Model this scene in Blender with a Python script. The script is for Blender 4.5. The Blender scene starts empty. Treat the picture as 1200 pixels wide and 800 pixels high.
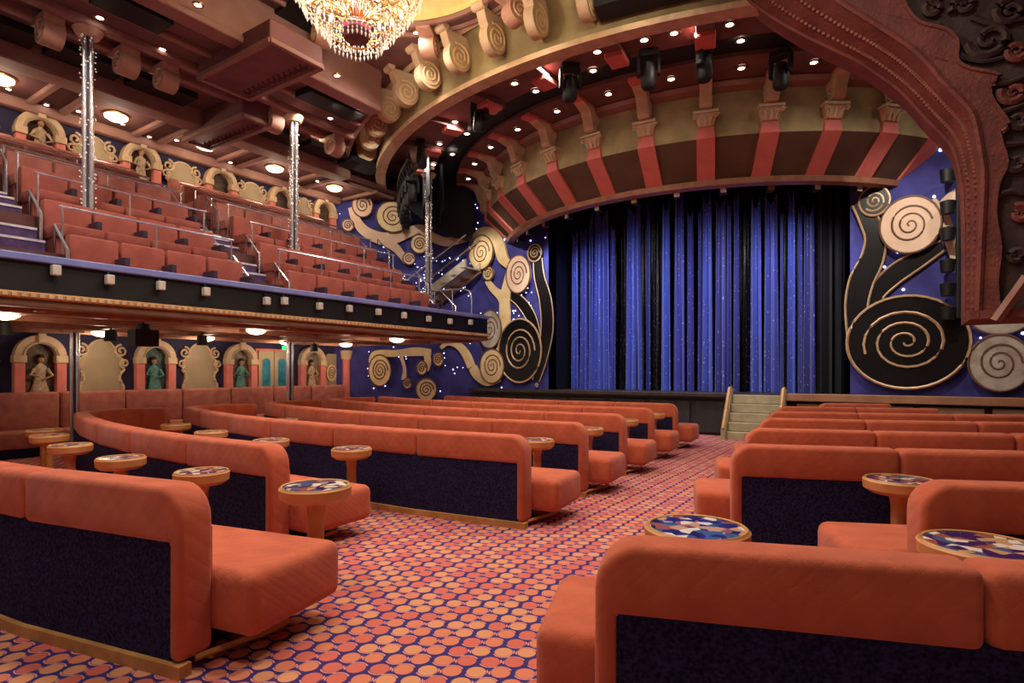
import bpy, bmesh, math, random
from mathutils import Vector, Matrix
random.seed(7)
R = math.radians
S = bpy.context.scene
COL = S.collection

# ------------------------------------------------------------------ camera, world, exposure
F, CAMH, YH, YAW = 680.0, 1.5, 435.0, R(33.5)      # focal length and horizon in photo pixels (1200x800)
cd = bpy.data.cameras.new('camera'); cam = bpy.data.objects.new('camera', cd); COL.objects.link(cam)
cam.location = (0, 0, CAMH); cam.rotation_euler = (R(90), 0, YAW)
cd.sensor_width = 36; cd.lens = F / 1200 * 36; cd.shift_y = (YH - 400) / 1200; cd.clip_start = .05; cd.clip_end = 200
S.camera = cam
w = bpy.data.worlds.new('world'); S.world = w; w.use_nodes = True
w.node_tree.nodes['Background'].inputs[0].default_value = (1, .86, .78, 1)
w.node_tree.nodes['Background'].inputs[1].default_value = .2
S.view_settings.view_transform = 'Standard'; S.view_settings.look = 'None'
S.view_settings.gamma = 1; S.view_settings.use_curve_mapping = False
S.view_settings.exposure = .45

def lamp(kind, loc, energy, color=(1, .85, .72), size=.3, aim=None, spot=60, blend=.5, spread=None):
    ld = bpy.data.lights.new('lamp_light', kind); ld.energy = energy; ld.color = color
    if kind == 'AREA':
        ld.shape = 'DISK'; ld.size = size
        if spread: ld.spread = R(spread)
    else:
        ld.shadow_soft_size = size
    if kind == 'SPOT':
        ld.spot_size = R(spot); ld.spot_blend = blend
    o = bpy.data.objects.new('lamp_light', ld); COL.objects.link(o); o.location = loc
    if aim is not None:
        o.rotation_euler = (Vector(aim) - Vector(loc)).to_track_quat('-Z', 'Y').to_euler()
    return o

# house downlights in the high ceiling
for (x, y, e_) in ((-3.2, .6, 45), (-6.4, .4, 55), (-9.6, .8, 45), (-.2, 1.0, 30), (-2.6, 3.6, 70), (-5.6, 2.6, 60),
                   (-2.4, 6.2, 75), (-.6, 5.4, 40), (-7.0, 7.2, 55), (-9.1, 2.8, 45), (-9.65, 7.3, 35)):
    z = 7.3 if x > -8.4 else 6.6
    lamp('AREA', (x, y, z), e_, (1, .87, .74), .45, (x, y, 0), spread=150)
# lights in the round ceiling over the front rows, and on the stage
for a in (-40, -22, -4, 14, 32, 50):
    r = 8.6; x = -4.7 + r * math.sin(R(a)); y = 17.65 - r * math.cos(R(a))
    lamp('AREA', (x, y, 6.93), 42, (1, .88, .76), .3, (x, y - .6, 0), spread=160)

# ------------------------------------------------------------------ pixel helpers (a pixel gives a direction, the surface gives the distance)
SA, CA = math.sin(YAW), math.cos(YAW)
def ray(px, py):
    u = (px - 600) / F; v = (YH - py) / F
    return Vector((-SA + u * CA, CA + u * SA, v))
def at(px, py, x=None, y=None, z=None):
    d = ray(px, py)
    t = x / d.x if x is not None else y / d.y if y is not None else (z - CAMH) / d.z
    return Vector((d.x * t, d.y * t, CAMH + d.z * t))
class Plane:                                           # a vertical wall plane through two plan points; (u, v, w) = along, up, out of the wall
    def __init__(s, p0, p1):
        s.p0 = Vector((p0[0], p0[1], 0)); d = Vector((p1[0], p1[1], 0)) - s.p0; s.len = d.length; s.h = d.normalized()
        n = Vector((s.h.y, -s.h.x, 0)); s.n = n if n.dot(-s.p0) > 0 else -n
    def px(s, x, y):
        d = ray(x, y); t = s.p0.dot(s.n) / d.dot(s.n)
        p = Vector((d.x * t, d.y * t, CAMH + d.z * t)); return ((p - s.p0).dot(s.h), p.z)
    def w(s, u, v, w=0):
        return s.p0 + s.h * u + s.n * w + Vector((0, 0, v))

# ------------------------------------------------------------------ materials
def lin(c):
    return tuple(((v / 255) / 12.92 if v / 255 <= .04045 else ((v / 255 + .055) / 1.055) ** 2.4) for v in c) + (1,)
MATS = {}
def mat(name, c, rough=.6, metal=0, c2=None, scale=6, bump=0, bscale=40, emit=0, spec=.5, sheen=0, detail=4):
    m = bpy.data.materials.new(name); m.use_nodes = True; nt = m.node_tree; b = nt.nodes['Principled BSDF']
    b.inputs['Base Color'].default_value = lin(c); b.inputs['Roughness'].default_value = rough; b.inputs['Metallic'].default_value = metal
    b.inputs['Specular IOR Level'].default_value = spec
    if sheen: b.inputs['Sheen Weight'].default_value = sheen
    tc = nt.nodes.new('ShaderNodeTexCoord')
    if c2 is None: c2 = tuple(v * .88 for v in c)
    n = nt.nodes.new('ShaderNodeTexNoise'); n.inputs['Scale'].default_value = scale; n.inputs['Detail'].default_value = detail
    nt.links.new(tc.outputs['Object'], n.inputs['Vector'])
    r = nt.nodes.new('ShaderNodeValToRGB'); r.color_ramp.elements[0].position = .35; r.color_ramp.elements[1].position = .65
    r.color_ramp.elements[0].color = lin(c2); r.color_ramp.elements[1].color = lin(c)
    nt.links.new(n.outputs['Fac'], r.inputs['Fac']); nt.links.new(r.outputs['Color'], b.inputs['Base Color'])
    if bump:
        bn = nt.nodes.new('ShaderNodeTexNoise'); bn.inputs['Scale'].default_value = bscale; bn.inputs['Detail'].default_value = 3
        nt.links.new(tc.outputs['Object'], bn.inputs['Vector'])
        bp = nt.nodes.new('ShaderNodeBump'); bp.inputs['Strength'].default_value = bump; bp.inputs['Distance'].default_value = .02
        nt.links.new(bn.outputs['Fac'], bp.inputs['Height']); nt.links.new(bp.outputs['Normal'], b.inputs['Normal'])
    if emit:
        b.inputs['Emission Color'].default_value = lin(c); b.inputs['Emission Strength'].default_value = emit
    MATS[name] = m
    return m
mat('orange', (196, 98, 66), .9, 0, (178, 85, 56), 5, .25, 260, sheen=.15, spec=.2)
mat('navy', (50, 44, 80), .95, 0, (22, 19, 40), 60, .4, 200, detail=8, spec=.1)
mat('goldtrim', (196, 144, 84), .45, .1, (170, 120, 66), 8)
mat('wood', (206, 142, 86), .5, 0, (186, 120, 66), 5)
mat('brass', (190, 140, 70), .3, .8)
mat('dark', (14, 13, 15), .7)
mat('black', (10, 10, 12), .55, 0, (6, 6, 8), 8)
mat('bracketmauve', (186, 142, 122), .7, 0, (166, 122, 104), 5)
mat('cream', (206, 178, 146), .7, 0, (190, 160, 128), 5)
mat('creamdk', (138, 104, 78), .7)
mat('gold', (230, 204, 158), .5, 0, (214, 184, 134), 4)
mat('beige', (224, 192, 168), .65, 0, (214, 180, 154), 3)
mat('greyscroll', (188, 178, 164), .65, 0, (150, 138, 124), 4)
mat('line', (112, 78, 62), .6)
mat('goldline', (204, 168, 128), .45, .2)
mat('blackgloss', (18, 12, 13), .4, 0, (10, 7, 8), 3, spec=.25)
mat('olive', (166, 148, 104), .75, 0, (130, 112, 78), 2)
mat('pink', (214, 116, 106), .75, 0, (200, 104, 96), 3)
mat('soffitbrown', (98, 74, 56), .75, 0, (86, 62, 48), 2)
mat('rosepink', (222, 128, 118), .75, 0, (206, 112, 104), 3)
mat('copper', (160, 112, 88), .4, .2, (138, 92, 70), 5)
mat('ceil', (120, 84, 80), .8, 0, (98, 66, 64), 1.6, .15, 30)
mat('ceildk', (96, 54, 52), .8, 0, (80, 44, 44), 2)
mat('ceilrib', (146, 110, 100), .75, 0, (140, 96, 84), 3)
mat('panelred', (118, 72, 70), .75, 0, (100, 58, 60), 2)
mat('wallcream', (176, 158, 130), .8, 0, (160, 142, 114), 2)
mat('wallblue', (44, 40, 78), .8, 0, (34, 30, 62), 2)
mat('starwall', (62, 60, 140), .8, 0, (42, 40, 108), 2.2)
mat('wallback', (120, 78, 66), .85)
mat('archred', (122, 60, 48), .75, 0, (98, 46, 38), 3, .6, 26)
mat('archdark', (70, 46, 40), .75, 0, (44, 28, 26), 3, .6, 14)
mat('archbead', (140, 76, 54), .6)
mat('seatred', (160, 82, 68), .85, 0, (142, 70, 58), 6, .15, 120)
mat('seatrose_and_lit', (182, 112, 98), .85, 0, (160, 92, 80), 6)  # banquette rose; on the upper balcony chairs it paints in the light
mat('armrest', (52, 36, 58), .6)
mat('tier', (102, 64, 60), .85, 0, (92, 48, 46), 4)
mat('stair', (92, 66, 110), .85, 0, (70, 48, 88), 8)
mat('nosing', (224, 214, 224), .5)
mat('bluerail', (128, 136, 196), .5, 0, (112, 120, 182), 3)
mat('chrome', (222, 216, 220), .22, .75)
mat('stagewood', (60, 48, 44), .45, 0, (44, 34, 32), 4)
mat('stagelip', (170, 124, 90), .5, 0, (150, 104, 74), 3)
mat('stagefront', (44, 38, 36), .7, 0, (30, 26, 26), 5)
mat('stepbeige', (172, 158, 124), .75, 0, (156, 142, 110), 5)
mat('backcloth', (14, 12, 20), .8, 0, (8, 7, 12), 30)
mat('lens', (255, 240, 225), .4, emit=14)
mat('lenswarm', (255, 222, 170), .4, emit=6)
mat('star', (214, 218, 255), .4, emit=3)
mat('sign', (60, 190, 120), .4, emit=1.2)
mat('teal', (60, 140, 160), .3, 0, (36, 104, 130), 5)
mat('crystal', (244, 232, 214), .1, 0, emit=.25)
mat('bulb', (255, 214, 150), .3, emit=5)
mat('pinkglass', (226, 110, 130), .2, 0, emit=.5)
mat('lampwhite', (214, 206, 196), .5)
mat('dome', (226, 212, 150), .7, 0, (212, 194, 128), 3)

def tuft(name, pitch, dist):
    nt = MATS[name].node_tree; b = nt.nodes['Principled BSDF']; old = b.inputs['Normal'].links[0].from_node
    tc = nt.nodes.new('ShaderNodeTexCoord'); sp_ = nt.nodes.new('ShaderNodeSeparateXYZ'); nt.links.new(tc.outputs['Object'], sp_.inputs[0])
    def mth(op, a, b_):
        n_ = nt.nodes.new('ShaderNodeMath'); n_.operation = op
        for i, v_ in enumerate((a, b_)):
            if hasattr(v_, 'links'): nt.links.new(v_, n_.inputs[i])
            elif v_ is not None: n_.inputs[i].default_value = v_
        return n_.outputs[0]
    k = 2 * math.pi / pitch; yz = mth('ADD', sp_.outputs[2], mth('MULTIPLY', sp_.outputs[1], .8))
    a = mth('SINE', mth('MULTIPLY', mth('ADD', sp_.outputs[0], yz), k / 2), None); c = mth('SINE', mth('MULTIPLY', mth('SUBTRACT', sp_.outputs[0], yz), k / 2), None)
    h = mth('POWER', mth('ABSOLUTE', mth('MULTIPLY', a, c), None), .5)
    bp = nt.nodes.new('ShaderNodeBump'); bp.inputs['Strength'].default_value = .12; bp.inputs['Distance'].default_value = dist
    nt.links.new(h, bp.inputs['Height']); nt.links.new(old.outputs['Normal'], bp.inputs['Normal']); nt.links.new(bp.outputs['Normal'], b.inputs['Normal'])
tuft('orange', .10, .012)

def node_mat(name):
    m = bpy.data.materials.new(name); m.use_nodes = True; MATS[name] = m
    nt = m.node_tree; b = nt.nodes['Principled BSDF']
    def N(t, **k):
        n = nt.nodes.new(t)
        for a, v in k.items(): setattr(n, a, v)
        return n
    def M(op, a, b_=None, c=None):
        n = N('ShaderNodeMath', operation=op)
        for i, v in enumerate((a, b_, c)):
            if v is None: continue
            if hasattr(v, 'links'): nt.links.new(v, n.inputs[i])
            else: n.inputs[i].default_value = v
        return n.outputs[0]
    def MIX(f, a, b_):
        n = N('ShaderNodeMix', data_type='RGBA')
        for i, v in ((0, f), (6, a), (7, b_)):
            if hasattr(v, 'links'): nt.links.new(v, n.inputs[i])
            else: n.inputs[i].default_value = v
        return n.outputs[2]
    return m, nt, b, N, M, MIX

# carpet: dots in staggered columns, linked two by two by S-shaped lines
m, nt, b, N, M, MIX = node_mat('carpet')
tc = N('ShaderNodeTexCoord'); sx = N('ShaderNodeSeparateXYZ'); nt.links.new(tc.outputs['Object'], sx.inputs[0])
cx = M('DIVIDE', sx.outputs[0], .106); ci = M('FLOOR', cx); par = M('FLOORED_MODULO', ci, 2.0)
cy = M('ADD', M('DIVIDE', sx.outputs[1], .122), M('MULTIPLY', par, .5)); cj = M('FLOOR', cy)
dx = M('MULTIPLY', M('SUBTRACT', M('SUBTRACT', cx, ci), .5), .869); dy = M('SUBTRACT', M('SUBTRACT', cy, cj), .5)
rr = M('SQRT', M('ADD', M('MULTIPLY', dx, dx), M('MULTIPLY', dy, dy)))
dot = M('LESS_THAN', rr, .40)
ring = M('MULTIPLY', M('GREATER_THAN', rr, .425), M('LESS_THAN', rr, .495))
side = M('ADD', M('MULTIPLY', dx, .8), M('MULTIPLY', dy, -.6))
sg = M('SUBTRACT', M('MULTIPLY', par, 2.0), 1.0)
ring = M('MULTIPLY', ring, M('GREATER_THAN', M('MULTIPLY', side, sg), .02))
cv = N('ShaderNodeCombineXYZ'); nt.links.new(ci, cv.inputs[0]); nt.links.new(cj, cv.inputs[1])
wn = N('ShaderNodeTexWhiteNoise'); nt.links.new(cv.outputs[0], wn.inputs['Vector'])
cr = N('ShaderNodeValToRGB'); nt.links.new(wn.outputs['Value'], cr.inputs['Fac'])
e = cr.color_ramp.elements; e[0].color = lin((196, 100, 84)); e[1].color = lin((204, 138, 100)); cr.color_ramp.interpolation = 'CONSTANT'
e[1].position = .66; x = e.new(.33); x.color = lin((202, 120, 90))
nz = N('ShaderNodeTexNoise'); nz.inputs['Scale'].default_value = 14
g = MIX(nz.outputs['Fac'], lin((62, 38, 92)), lin((54, 58, 122)))
c1 = MIX(ring, g, lin((214, 134, 118)))
c2 = MIX(dot, c1, cr.outputs['Color'])
nt.links.new(c2, b.inputs['Base Color']); b.inputs['Roughness'].default_value = .95; b.inputs['Specular IOR Level'].default_value = .1

# mosaic table tops
m, nt, b, N, M, MIX = node_mat('mosaic')
tc = N('ShaderNodeTexCoord'); oi = N('ShaderNodeObjectInfo'); ad = N('ShaderNodeVectorMath', operation='ADD')
sc = N('ShaderNodeVectorMath', operation='SCALE'); sc.inputs[0].default_value = (13, 7, 0); nt.links.new(oi.outputs['Random'], sc.inputs['Scale'])
nt.links.new(tc.outputs['Object'], ad.inputs[0]); nt.links.new(sc.outputs[0], ad.inputs[1])
v = N('ShaderNodeTexVoronoi'); v.inputs['Scale'].default_value = 18; nt.links.new(ad.outputs[0], v.inputs['Vector'])
sr = N('ShaderNodeSeparateColor'); nt.links.new(v.outputs['Color'], sr.inputs[0])
cr = N('ShaderNodeValToRGB'); cr.color_ramp.interpolation = 'CONSTANT'; nt.links.new(sr.outputs[0], cr.inputs['Fac'])
e = cr.color_ramp.elements; e[0].color = lin((34, 30, 92)); e[1].position = .8; e[1].color = lin((226, 214, 200))
for p, c in ((.3, (60, 90, 130)), (.5, (150, 84, 70)), (.65, (196, 150, 110))): q = e.new(p); q.color = lin(c)
nt.links.new(cr.outputs['Color'], b.inputs['Base Color']); b.inputs['Roughness'].default_value = .12

# sequinned drape (dark cloth with small bright flecks)
m, nt, b, N, M, MIX = node_mat('sequin')
tc = N('ShaderNodeTexCoord'); v = N('ShaderNodeTexVoronoi'); v.inputs['Scale'].default_value = 26; nt.links.new(tc.outputs['Object'], v.inputs['Vector'])
sr = N('ShaderNodeSeparateColor'); nt.links.new(v.outputs['Color'], sr.inputs[0])
f = M('MULTIPLY', M('GREATER_THAN', sr.outputs[0], .8), M('LESS_THAN', v.outputs['Distance'], .38))
nt.links.new(MIX(f, lin((9, 8, 12)), lin((110, 84, 96))), b.inputs['Base Color']); b.inputs['Roughness'].default_value = .4

# blue satin with scattered sequins, each drape a slightly different blue
m, nt, b, N, M, MIX = node_mat('drape')
tc = N('ShaderNodeTexCoord'); v = N('ShaderNodeTexVoronoi'); v.inputs['Scale'].default_value = 15; nt.links.new(tc.outputs['Object'], v.inputs['Vector'])
sr = N('ShaderNodeSeparateColor'); nt.links.new(v.outputs['Color'], sr.inputs[0]); oi = N('ShaderNodeObjectInfo')
f = M('MULTIPLY', M('GREATER_THAN', sr.outputs[0], .72), M('LESS_THAN', v.outputs['Distance'], .22))
cr = N('ShaderNodeValToRGB'); nt.links.new(oi.outputs['Random'], cr.inputs['Fac']); e = cr.color_ramp.elements
e[0].color = lin((44, 44, 132)); e[1].color = lin((70, 90, 196)); q = e.new(.5); q.color = lin((58, 66, 172))
n = N('ShaderNodeTexNoise'); n.inputs['Scale'].default_value = 3; nt.links.new(tc.outputs['Object'], n.inputs['Vector'])
base = MIX(M('MULTIPLY', n.outputs['Fac'], .5), cr.outputs['Color'], lin((34, 34, 104)))
nt.links.new(MIX(f, base, lin((170, 176, 235))), b.inputs['Base Color']); b.inputs['Roughness'].default_value = .55; b.inputs['Sheen Weight'].default_value = .3

# painted niche picture: soft blotches of paint
def painting(name, cols, scale):
    m, nt, b, N, M, MIX = node_mat(name)
    tc = N('ShaderNodeTexCoord'); n = N('ShaderNodeTexNoise'); n.inputs['Scale'].default_value = scale; n.inputs['Distortion'].default_value = 1.4
    nt.links.new(tc.outputs['Object'], n.inputs['Vector'])
    cr = N('ShaderNodeValToRGB'); nt.links.new(n.outputs['Fac'], cr.inputs['Fac']); e = cr.color_ramp.elements
    e[0].position = .3; e[0].color = lin(cols[0]); e[1].position = .72; e[1].color = lin(cols[-1])
    for i, c in enumerate(cols[1:-1]): q = e.new(.3 + .42 * (i + 1) / (len(cols) - 1)); q.color = lin(c)
    nt.links.new(cr.outputs['Color'], b.inputs['Base Color']); b.inputs['Roughness'].default_value = .6
painting('paint_a', ((36, 28, 24), (70, 50, 38), (120, 92, 70)), 4)
painting('paint_b', ((24, 26, 26), (40, 66, 66), (90, 110, 100)), 4)
painting('paint_c', ((60, 50, 40), (110, 100, 84), (150, 140, 118)), 4)
mat('robe_white', (198, 176, 146), .7, 0, (160, 132, 104), 14)
mat('robe_teal', (92, 148, 142), .7, 0, (60, 108, 106), 14)
mat('figskin', (188, 134, 104), .7)
mat('hair', (44, 30, 26), .8)

# ------------------------------------------------------------------ mesh helpers
class MB:
    def __init__(s): s.v = []; s.f = []
    def add(s, vs, fs):
        o = len(s.v); s.v += [tuple(p) for p in vs]; s.f += [tuple(i + o for i in f) for f in fs]; return s
    def box(s, x0, x1, y0, y1, z0, z1):
        return s.add([(x0, y0, z0), (x1, y0, z0), (x1, y1, z0), (x0, y1, z0), (x0, y0, z1), (x1, y0, z1), (x1, y1, z1), (x0, y1, z1)],
                     [(3, 2, 1, 0), (4, 5, 6, 7), (0, 1, 5, 4), (1, 2, 6, 5), (2, 3, 7, 6), (3, 0, 4, 7)])
    def hexa(s, a, b):                                 # bottom quad, top quad (3-D points)
        return s.add(list(a) + list(b), [(3, 2, 1, 0), (4, 5, 6, 7), (0, 1, 5, 4), (1, 2, 6, 5), (2, 3, 7, 6), (3, 0, 4, 7)])
    def prism(s, poly, vec):
        n = len(poly); vec = Vector(vec); a = [Vector(p) for p in poly]
        return s.add(a + [p + vec for p in a], [tuple(range(n - 1, -1, -1)), tuple(range(n, 2 * n))] + [(i, (i + 1) % n, n + (i + 1) % n, n + i) for i in range(n)])
    def strip(s, L, Rr, vec):                          # a ribbon between two point lists, thickened along vec
        n = len(L); vec = Vector(vec); L = [Vector(p) for p in L]; Q = [Vector(p) for p in Rr]
        vs = L + Q + [p + vec for p in L] + [p + vec for p in Q]; fs = []
        for i in range(n - 1):
            fs += [(i, i + 1, n + i + 1, n + i), (2 * n + i, 3 * n + i, 3 * n + i + 1, 2 * n + i + 1),
                   (i, 2 * n + i, 2 * n + i + 1, i + 1), (n + i, n + i + 1, 3 * n + i + 1, 3 * n + i)]
        fs += [(0, n, 3 * n, 2 * n), (n - 1, 3 * n - 1, 4 * n - 1, 2 * n - 1)]
        return s.add(vs, fs)
    def tube(s, path, r, seg=6, closed=False, r2=None):
        path = [Vector(p) for p in path]; n = len(path); vs = []; fs = []
        for i, p in enumerate(path):
            a = path[i - 1] if (i or closed) else p; c = path[(i + 1) % n] if (i < n - 1 or closed) else p
            t = (c - a).normalized(); up = Vector((0, 0, 1)) if abs(t.z) < .9 else Vector((1, 0, 0))
            u = t.cross(up).normalized(); v = u.cross(t)
            q = r if r2 is None else r + (r2 - r) * i / (n - 1)
            for k in range(seg):
                g = 2 * math.pi * k / seg; vs.append(p + u * math.cos(g) * q + v * math.sin(g) * q)
        for i in range(n if closed else n - 1):
            j = (i + 1) % n
            for k in range(seg):
                l = (k + 1) % seg; fs.append((i * seg + k, i * seg + l, j * seg + l, j * seg + k))
        if not closed: fs += [tuple(range(seg - 1, -1, -1)), tuple(range((n - 1) * seg, n * seg))]
        return s.add(vs, fs)
    def lathe(s, prof, c=(0, 0), seg=24, a0=0, a1=360, close=False):
        full = abs(a1 - a0) >= 359.9; m = seg if full else seg + 1; n = len(prof); vs = []; fs = []
        for i in range(m):
            g = R(a0 + (a1 - a0) * i / seg)
            for (r, z) in prof: vs.append((c[0] + r * math.sin(g), c[1] - r * math.cos(g), z))
        for i in range(seg):
            j = (i + 1) % m
            for k in range(n if close else n - 1):
                l = (k + 1) % n; fs.append((i * n + k, i * n + l, j * n + l, j * n + k))
        if close and not full: fs += [tuple(range(n)), tuple(range((m - 1) * n + n - 1, (m - 1) * n - 1, -1))]
        return s.add(vs, fs)
    def mesh(s, name, smooth=False, bevel=0, seg=2):
        me = bpy.data.meshes.new(name); bm = bmesh.new()
        vs = [bm.verts.new(p) for p in s.v]
        for f in s.f:
            try: bm.faces.new([vs[i] for i in f])
            except ValueError: pass
        bmesh.ops.remove_doubles(bm, verts=bm.verts, dist=1e-5)
        bmesh.ops.recalc_face_normals(bm, faces=bm.faces)
        if bevel:
            ed = [x for x in bm.edges if len(x.link_faces) == 2 and x.calc_face_angle(0) > .5]
            bmesh.ops.bevel(bm, geom=ed, offset=bevel, segments=seg, affect='EDGES', profile=.5, clamp_overlap=True)
        if smooth:
            for f in bm.faces: f.smooth = True
            for x in bm.edges:
                if len(x.link_faces) == 2 and x.calc_face_angle(0) > .7: x.smooth = False
        bm.to_mesh(me); bm.free(); return me
    def build(s, name, m, parent=None, smooth=False, bevel=0, seg=2):
        return obj(name, s.mesh(name, smooth, bevel, seg), m, parent)
def obj(name, me, m=None, parent=None, loc=None, rz=0):
    if m and not me.materials: me.materials.append(MATS[m])
    o = bpy.data.objects.new(name, me); COL.objects.link(o)
    if parent: o.parent = parent
    if loc is not None: o.location = loc
    o.rotation_euler.z = rz
    return o
def tag(o, label, cat, group=None):
    o['label'] = label; o['category'] = cat
    if group: o['group'] = group
    return o
def struct(o, label=None):
    o['kind'] = 'structure'
    if label: o['label'] = label
    return o
def stuff(o): o['kind'] = 'stuff'; return o
def thing(name, label, cat, loc=(0, 0, 0), rz=0, group=None):
    o = bpy.data.objects.new(name, None); COL.objects.link(o); o.location = loc; o.rotation_euler.z = rz; o.empty_display_size = .1
    return tag(o, label, cat, group)
def setting(name, label, loc=(0, 0, 0)):
    o = bpy.data.objects.new(name, None); COL.objects.link(o); o.location = loc; return struct(o, label)
ORD = ['first', 'second', 'third', 'fourth', 'fifth', 'sixth', 'seventh', 'eighth', 'ninth', 'tenth', 'eleventh', 'twelfth', 'thirteenth', 'fourteenth', 'fifteenth', 'sixteenth']
def smooth_path(pts, n=6):                             # Catmull-Rom
    out = []; P_ = [Vector(p) for p in pts]
    for i in range(len(P_) - 1):
        a = P_[max(i - 1, 0)]; b_ = P_[i]; c = P_[i + 1]; d = P_[min(i + 2, len(P_) - 1)]
        for k in range(n):
            t = k / n
            out.append(.5 * ((2 * b_) + (c - a) * t + (2 * a - 5 * b_ + 4 * c - d) * t * t + (3 * b_ - a - 3 * c + d) * t ** 3))
    out.append(P_[-1]); return out

# ================================================================== THE SETTING
CX, CY = -4.7, 17.65                                   # centre of the round ceiling and of the drum over the stage
def pol(a, r, z=0): return Vector((CX + r * math.sin(R(a)), CY - r * math.cos(R(a)), z))

struct(MB().box(-13.8, 6, -4, 14.0, -.2, 0).build('floor', 'carpet'), 'purple carpet patterned with orange dots')
wl = struct(MB().box(-13.9, -13.5, -4, 11.1, 0, 7.6).build('wall_left', 'wallblue'), 'long side wall with arched niches')
struct(MB().box(5, 5.3, -4, 14.4, 0, 7.6).build('wall_right', 'wallback'))
PC = Plane((-13.5, 11.1), (-10.72, 14)); PLft = Plane((-10.72, 14), (-7.95, 14)); PRgt = Plane((-.9, 14), (5, 14))
def wallslab(name, pl, z0, z1, m, u0=0, u1=None, t=.25):
    u1 = pl.len if u1 is None else u1
    a = [pl.w(u0, z0), pl.w(u1, z0), pl.w(u1, z0, -t), pl.w(u0, z0, -t)]
    return struct(MB().hexa(a, [p + Vector((0, 0, z1 - z0)) for p in a]).build(name, m))
wc = wallslab('wall_chamfer', PC, 0, 7.6, 'starwall'); wpl = wallslab('wall_proscenium_left', PLft, 0, 7.6, 'starwall'); wpr = wallslab('wall_proscenium_right', PRgt, 0, 7.6, 'starwall')
wc['label'] = 'blue star-lit wall between side wall and stage'; wpl['label'] = 'blue star-lit wall left of the stage curtain'; wpr['label'] = 'blue star-lit wall right of the stage curtain'
struct(MB().box(-11, 5, 16.9, 17.1, 0, 7.6).build('wall_back', 'black'))
for nm, x in (('wall_wing_left', -8.05), ('wall_wing_right', -.9)):
    struct(MB().box(x, x + .1, 14.0, 16.9, .9, 7.6).build(nm, 'black'))

# ---- stage
st = setting('stage', 'raised stage with dark front and wooden lip')
MB().box(-10.7, 5, 13.9, 16.9, .86, .99).build('deck', 'stagewood', st)
MB().box(-10.7, 5, 13.98, 14.1, 0, .86).build('front_backing', 'stagefront', st)
for i in range(14):
    x0 = -10.6 + i * 1.1
    if -3.3 < x0 + .5 < -1.9: continue
    MB().box(x0, x0 + .98, 13.93, 13.99, .06, .8).build('front_panel', 'stepbeige' if x0 > -2.3 else 'stagefront', st, bevel=.01)
MB().box(-2.0, 5, 13.78, 13.93, .86, 1.02).build('lip', 'stagelip', st, bevel=.015)
MB().box(-10.7, -3.2, 13.8, 13.93, .9, 1.0).build('lip', 'stagewood', st, bevel=.015)
sp = thing('stage_steps', 'beige carpeted steps leading up to the stage', 'steps', (-2.6, 13.5, 0))
n = 5
for i in range(n):
    z1 = .99 * (i + 1) / n - .02
    MB().box(-.5, .5, -.3 + i * .14, .39, z1 - .19, z1).build('step', 'stepbeige', sp, bevel=.012)
for sx in (-1, 1):
    x = sx * .56
    MB().prism([(x - .05, -.36, 0), (x - .05, -.36, .22), (x - .05, .25, 1.1), (x - .05, .39, 1.1), (x - .05, .39, 0)], (.1, 0, 0)).build('stringer', 'stepbeige', sp, bevel=.012)
    MB().tube([(x, -.36, .24), (x, .25, 1.12), (x, .38, 1.12)], .04, 6).build('edge_trim', 'goldtrim', sp)

# ---- stage curtain: blue drapes hung in front of a black sequinned backcloth
cur = thing('stage_curtain', 'blue satin stage curtain in tall pleats before black sequinned cloth', 'curtain', (-4.5, 15, .99))
def wx(px, y=15): return at(px, 400, y=y).x
def drape(x0, x1, y, z0, z1, folds, amp, m, name, top=None):
    n = max(8, int(folds * 8)); b_ = MB(); vs = []; rows = 7; flare = random.uniform(.96, 1.06); ph = random.uniform(0, 6)
    for j in range(rows + 1):
        t = j / rows; z = z1 + (z0 - z1) * t
        for i in range(n + 1):
            s = i / n; x = x0 + (x1 - x0) * (.5 + (s - .5) * (flare * ((.78 + .26 * t) if top else 1)))
            g = s * folds * 2 * math.pi + ph
            yy = y + amp * (.75 + .35 * t) * math.sin(g + .3 * math.sin(3 * t + ph)) + .35 * amp * math.sin(2.3 * g + 1)
            zz = z + (.12 * math.cos(s * math.pi * 2 * max(1, round(folds / 2))) - .05 if j == 0 and top else 0)
            vs.append((x + 4.5, yy - 15, max(zz, .995) - .99))
    fs = [(j * (n + 1) + i, j * (n + 1) + i + 1, (j + 1) * (n + 1) + i + 1, (j + 1) * (n + 1) + i) for j in range(rows) for i in range(n)]
    return b_.add(vs, fs).build(name, m, cur, smooth=True)
drape(-8.0, -.85, 15.45, .995, 6.6, 46, .07, 'sequin', 'backcloth')
for (a, b2, top) in ((669, 678, 272), (680, 690, 268), (691, 697, 255), (698, 716, 250), (717, 723, 262), (731, 750, 241), (756, 761, 240), (775, 787, 240),
                     (790, 803, 229), (804, 813, 246), (817, 822, 246), (823, 836, 232), (838, 852, 236), (853, 858, 236), (860, 867, 228), (878, 892, 234),
                     (893, 912, 230), (913, 918, 245), (924, 933, 228), (934, 940, 242), (941, 955, 244)):
    x0, x1 = wx(a), wx(b2); zt = at((a + b2) / 2, top, y=15).z
    drape(x0, x1, 15.0 + random.uniform(-.12, .12), .995, zt, max(1, (x1 - x0) / .17), .06, 'drape', 'drape', top=True)
for (a, b2) in ((661, 668), (690, 700), (723, 732), (744, 756), (762, 775), (800, 806), (868, 878), (918, 924), (956, 966)):
    x0, x1 = wx(a), wx(b2); drape(x0, x1, 15.2, .995, 5.7, max(1, (x1 - x0) / .14), .05, 'sequin', 'sequin_drape', top=True)
for (a, b2) in ((655, 664), (958, 975), (978, 1000)):
    x0, x1 = wx(a), wx(b2); drape(x0, x1, 15.1, .995, 6.0, max(1, (x1 - x0) / .2), .07, 'backcloth', 'black_leg')

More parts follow.
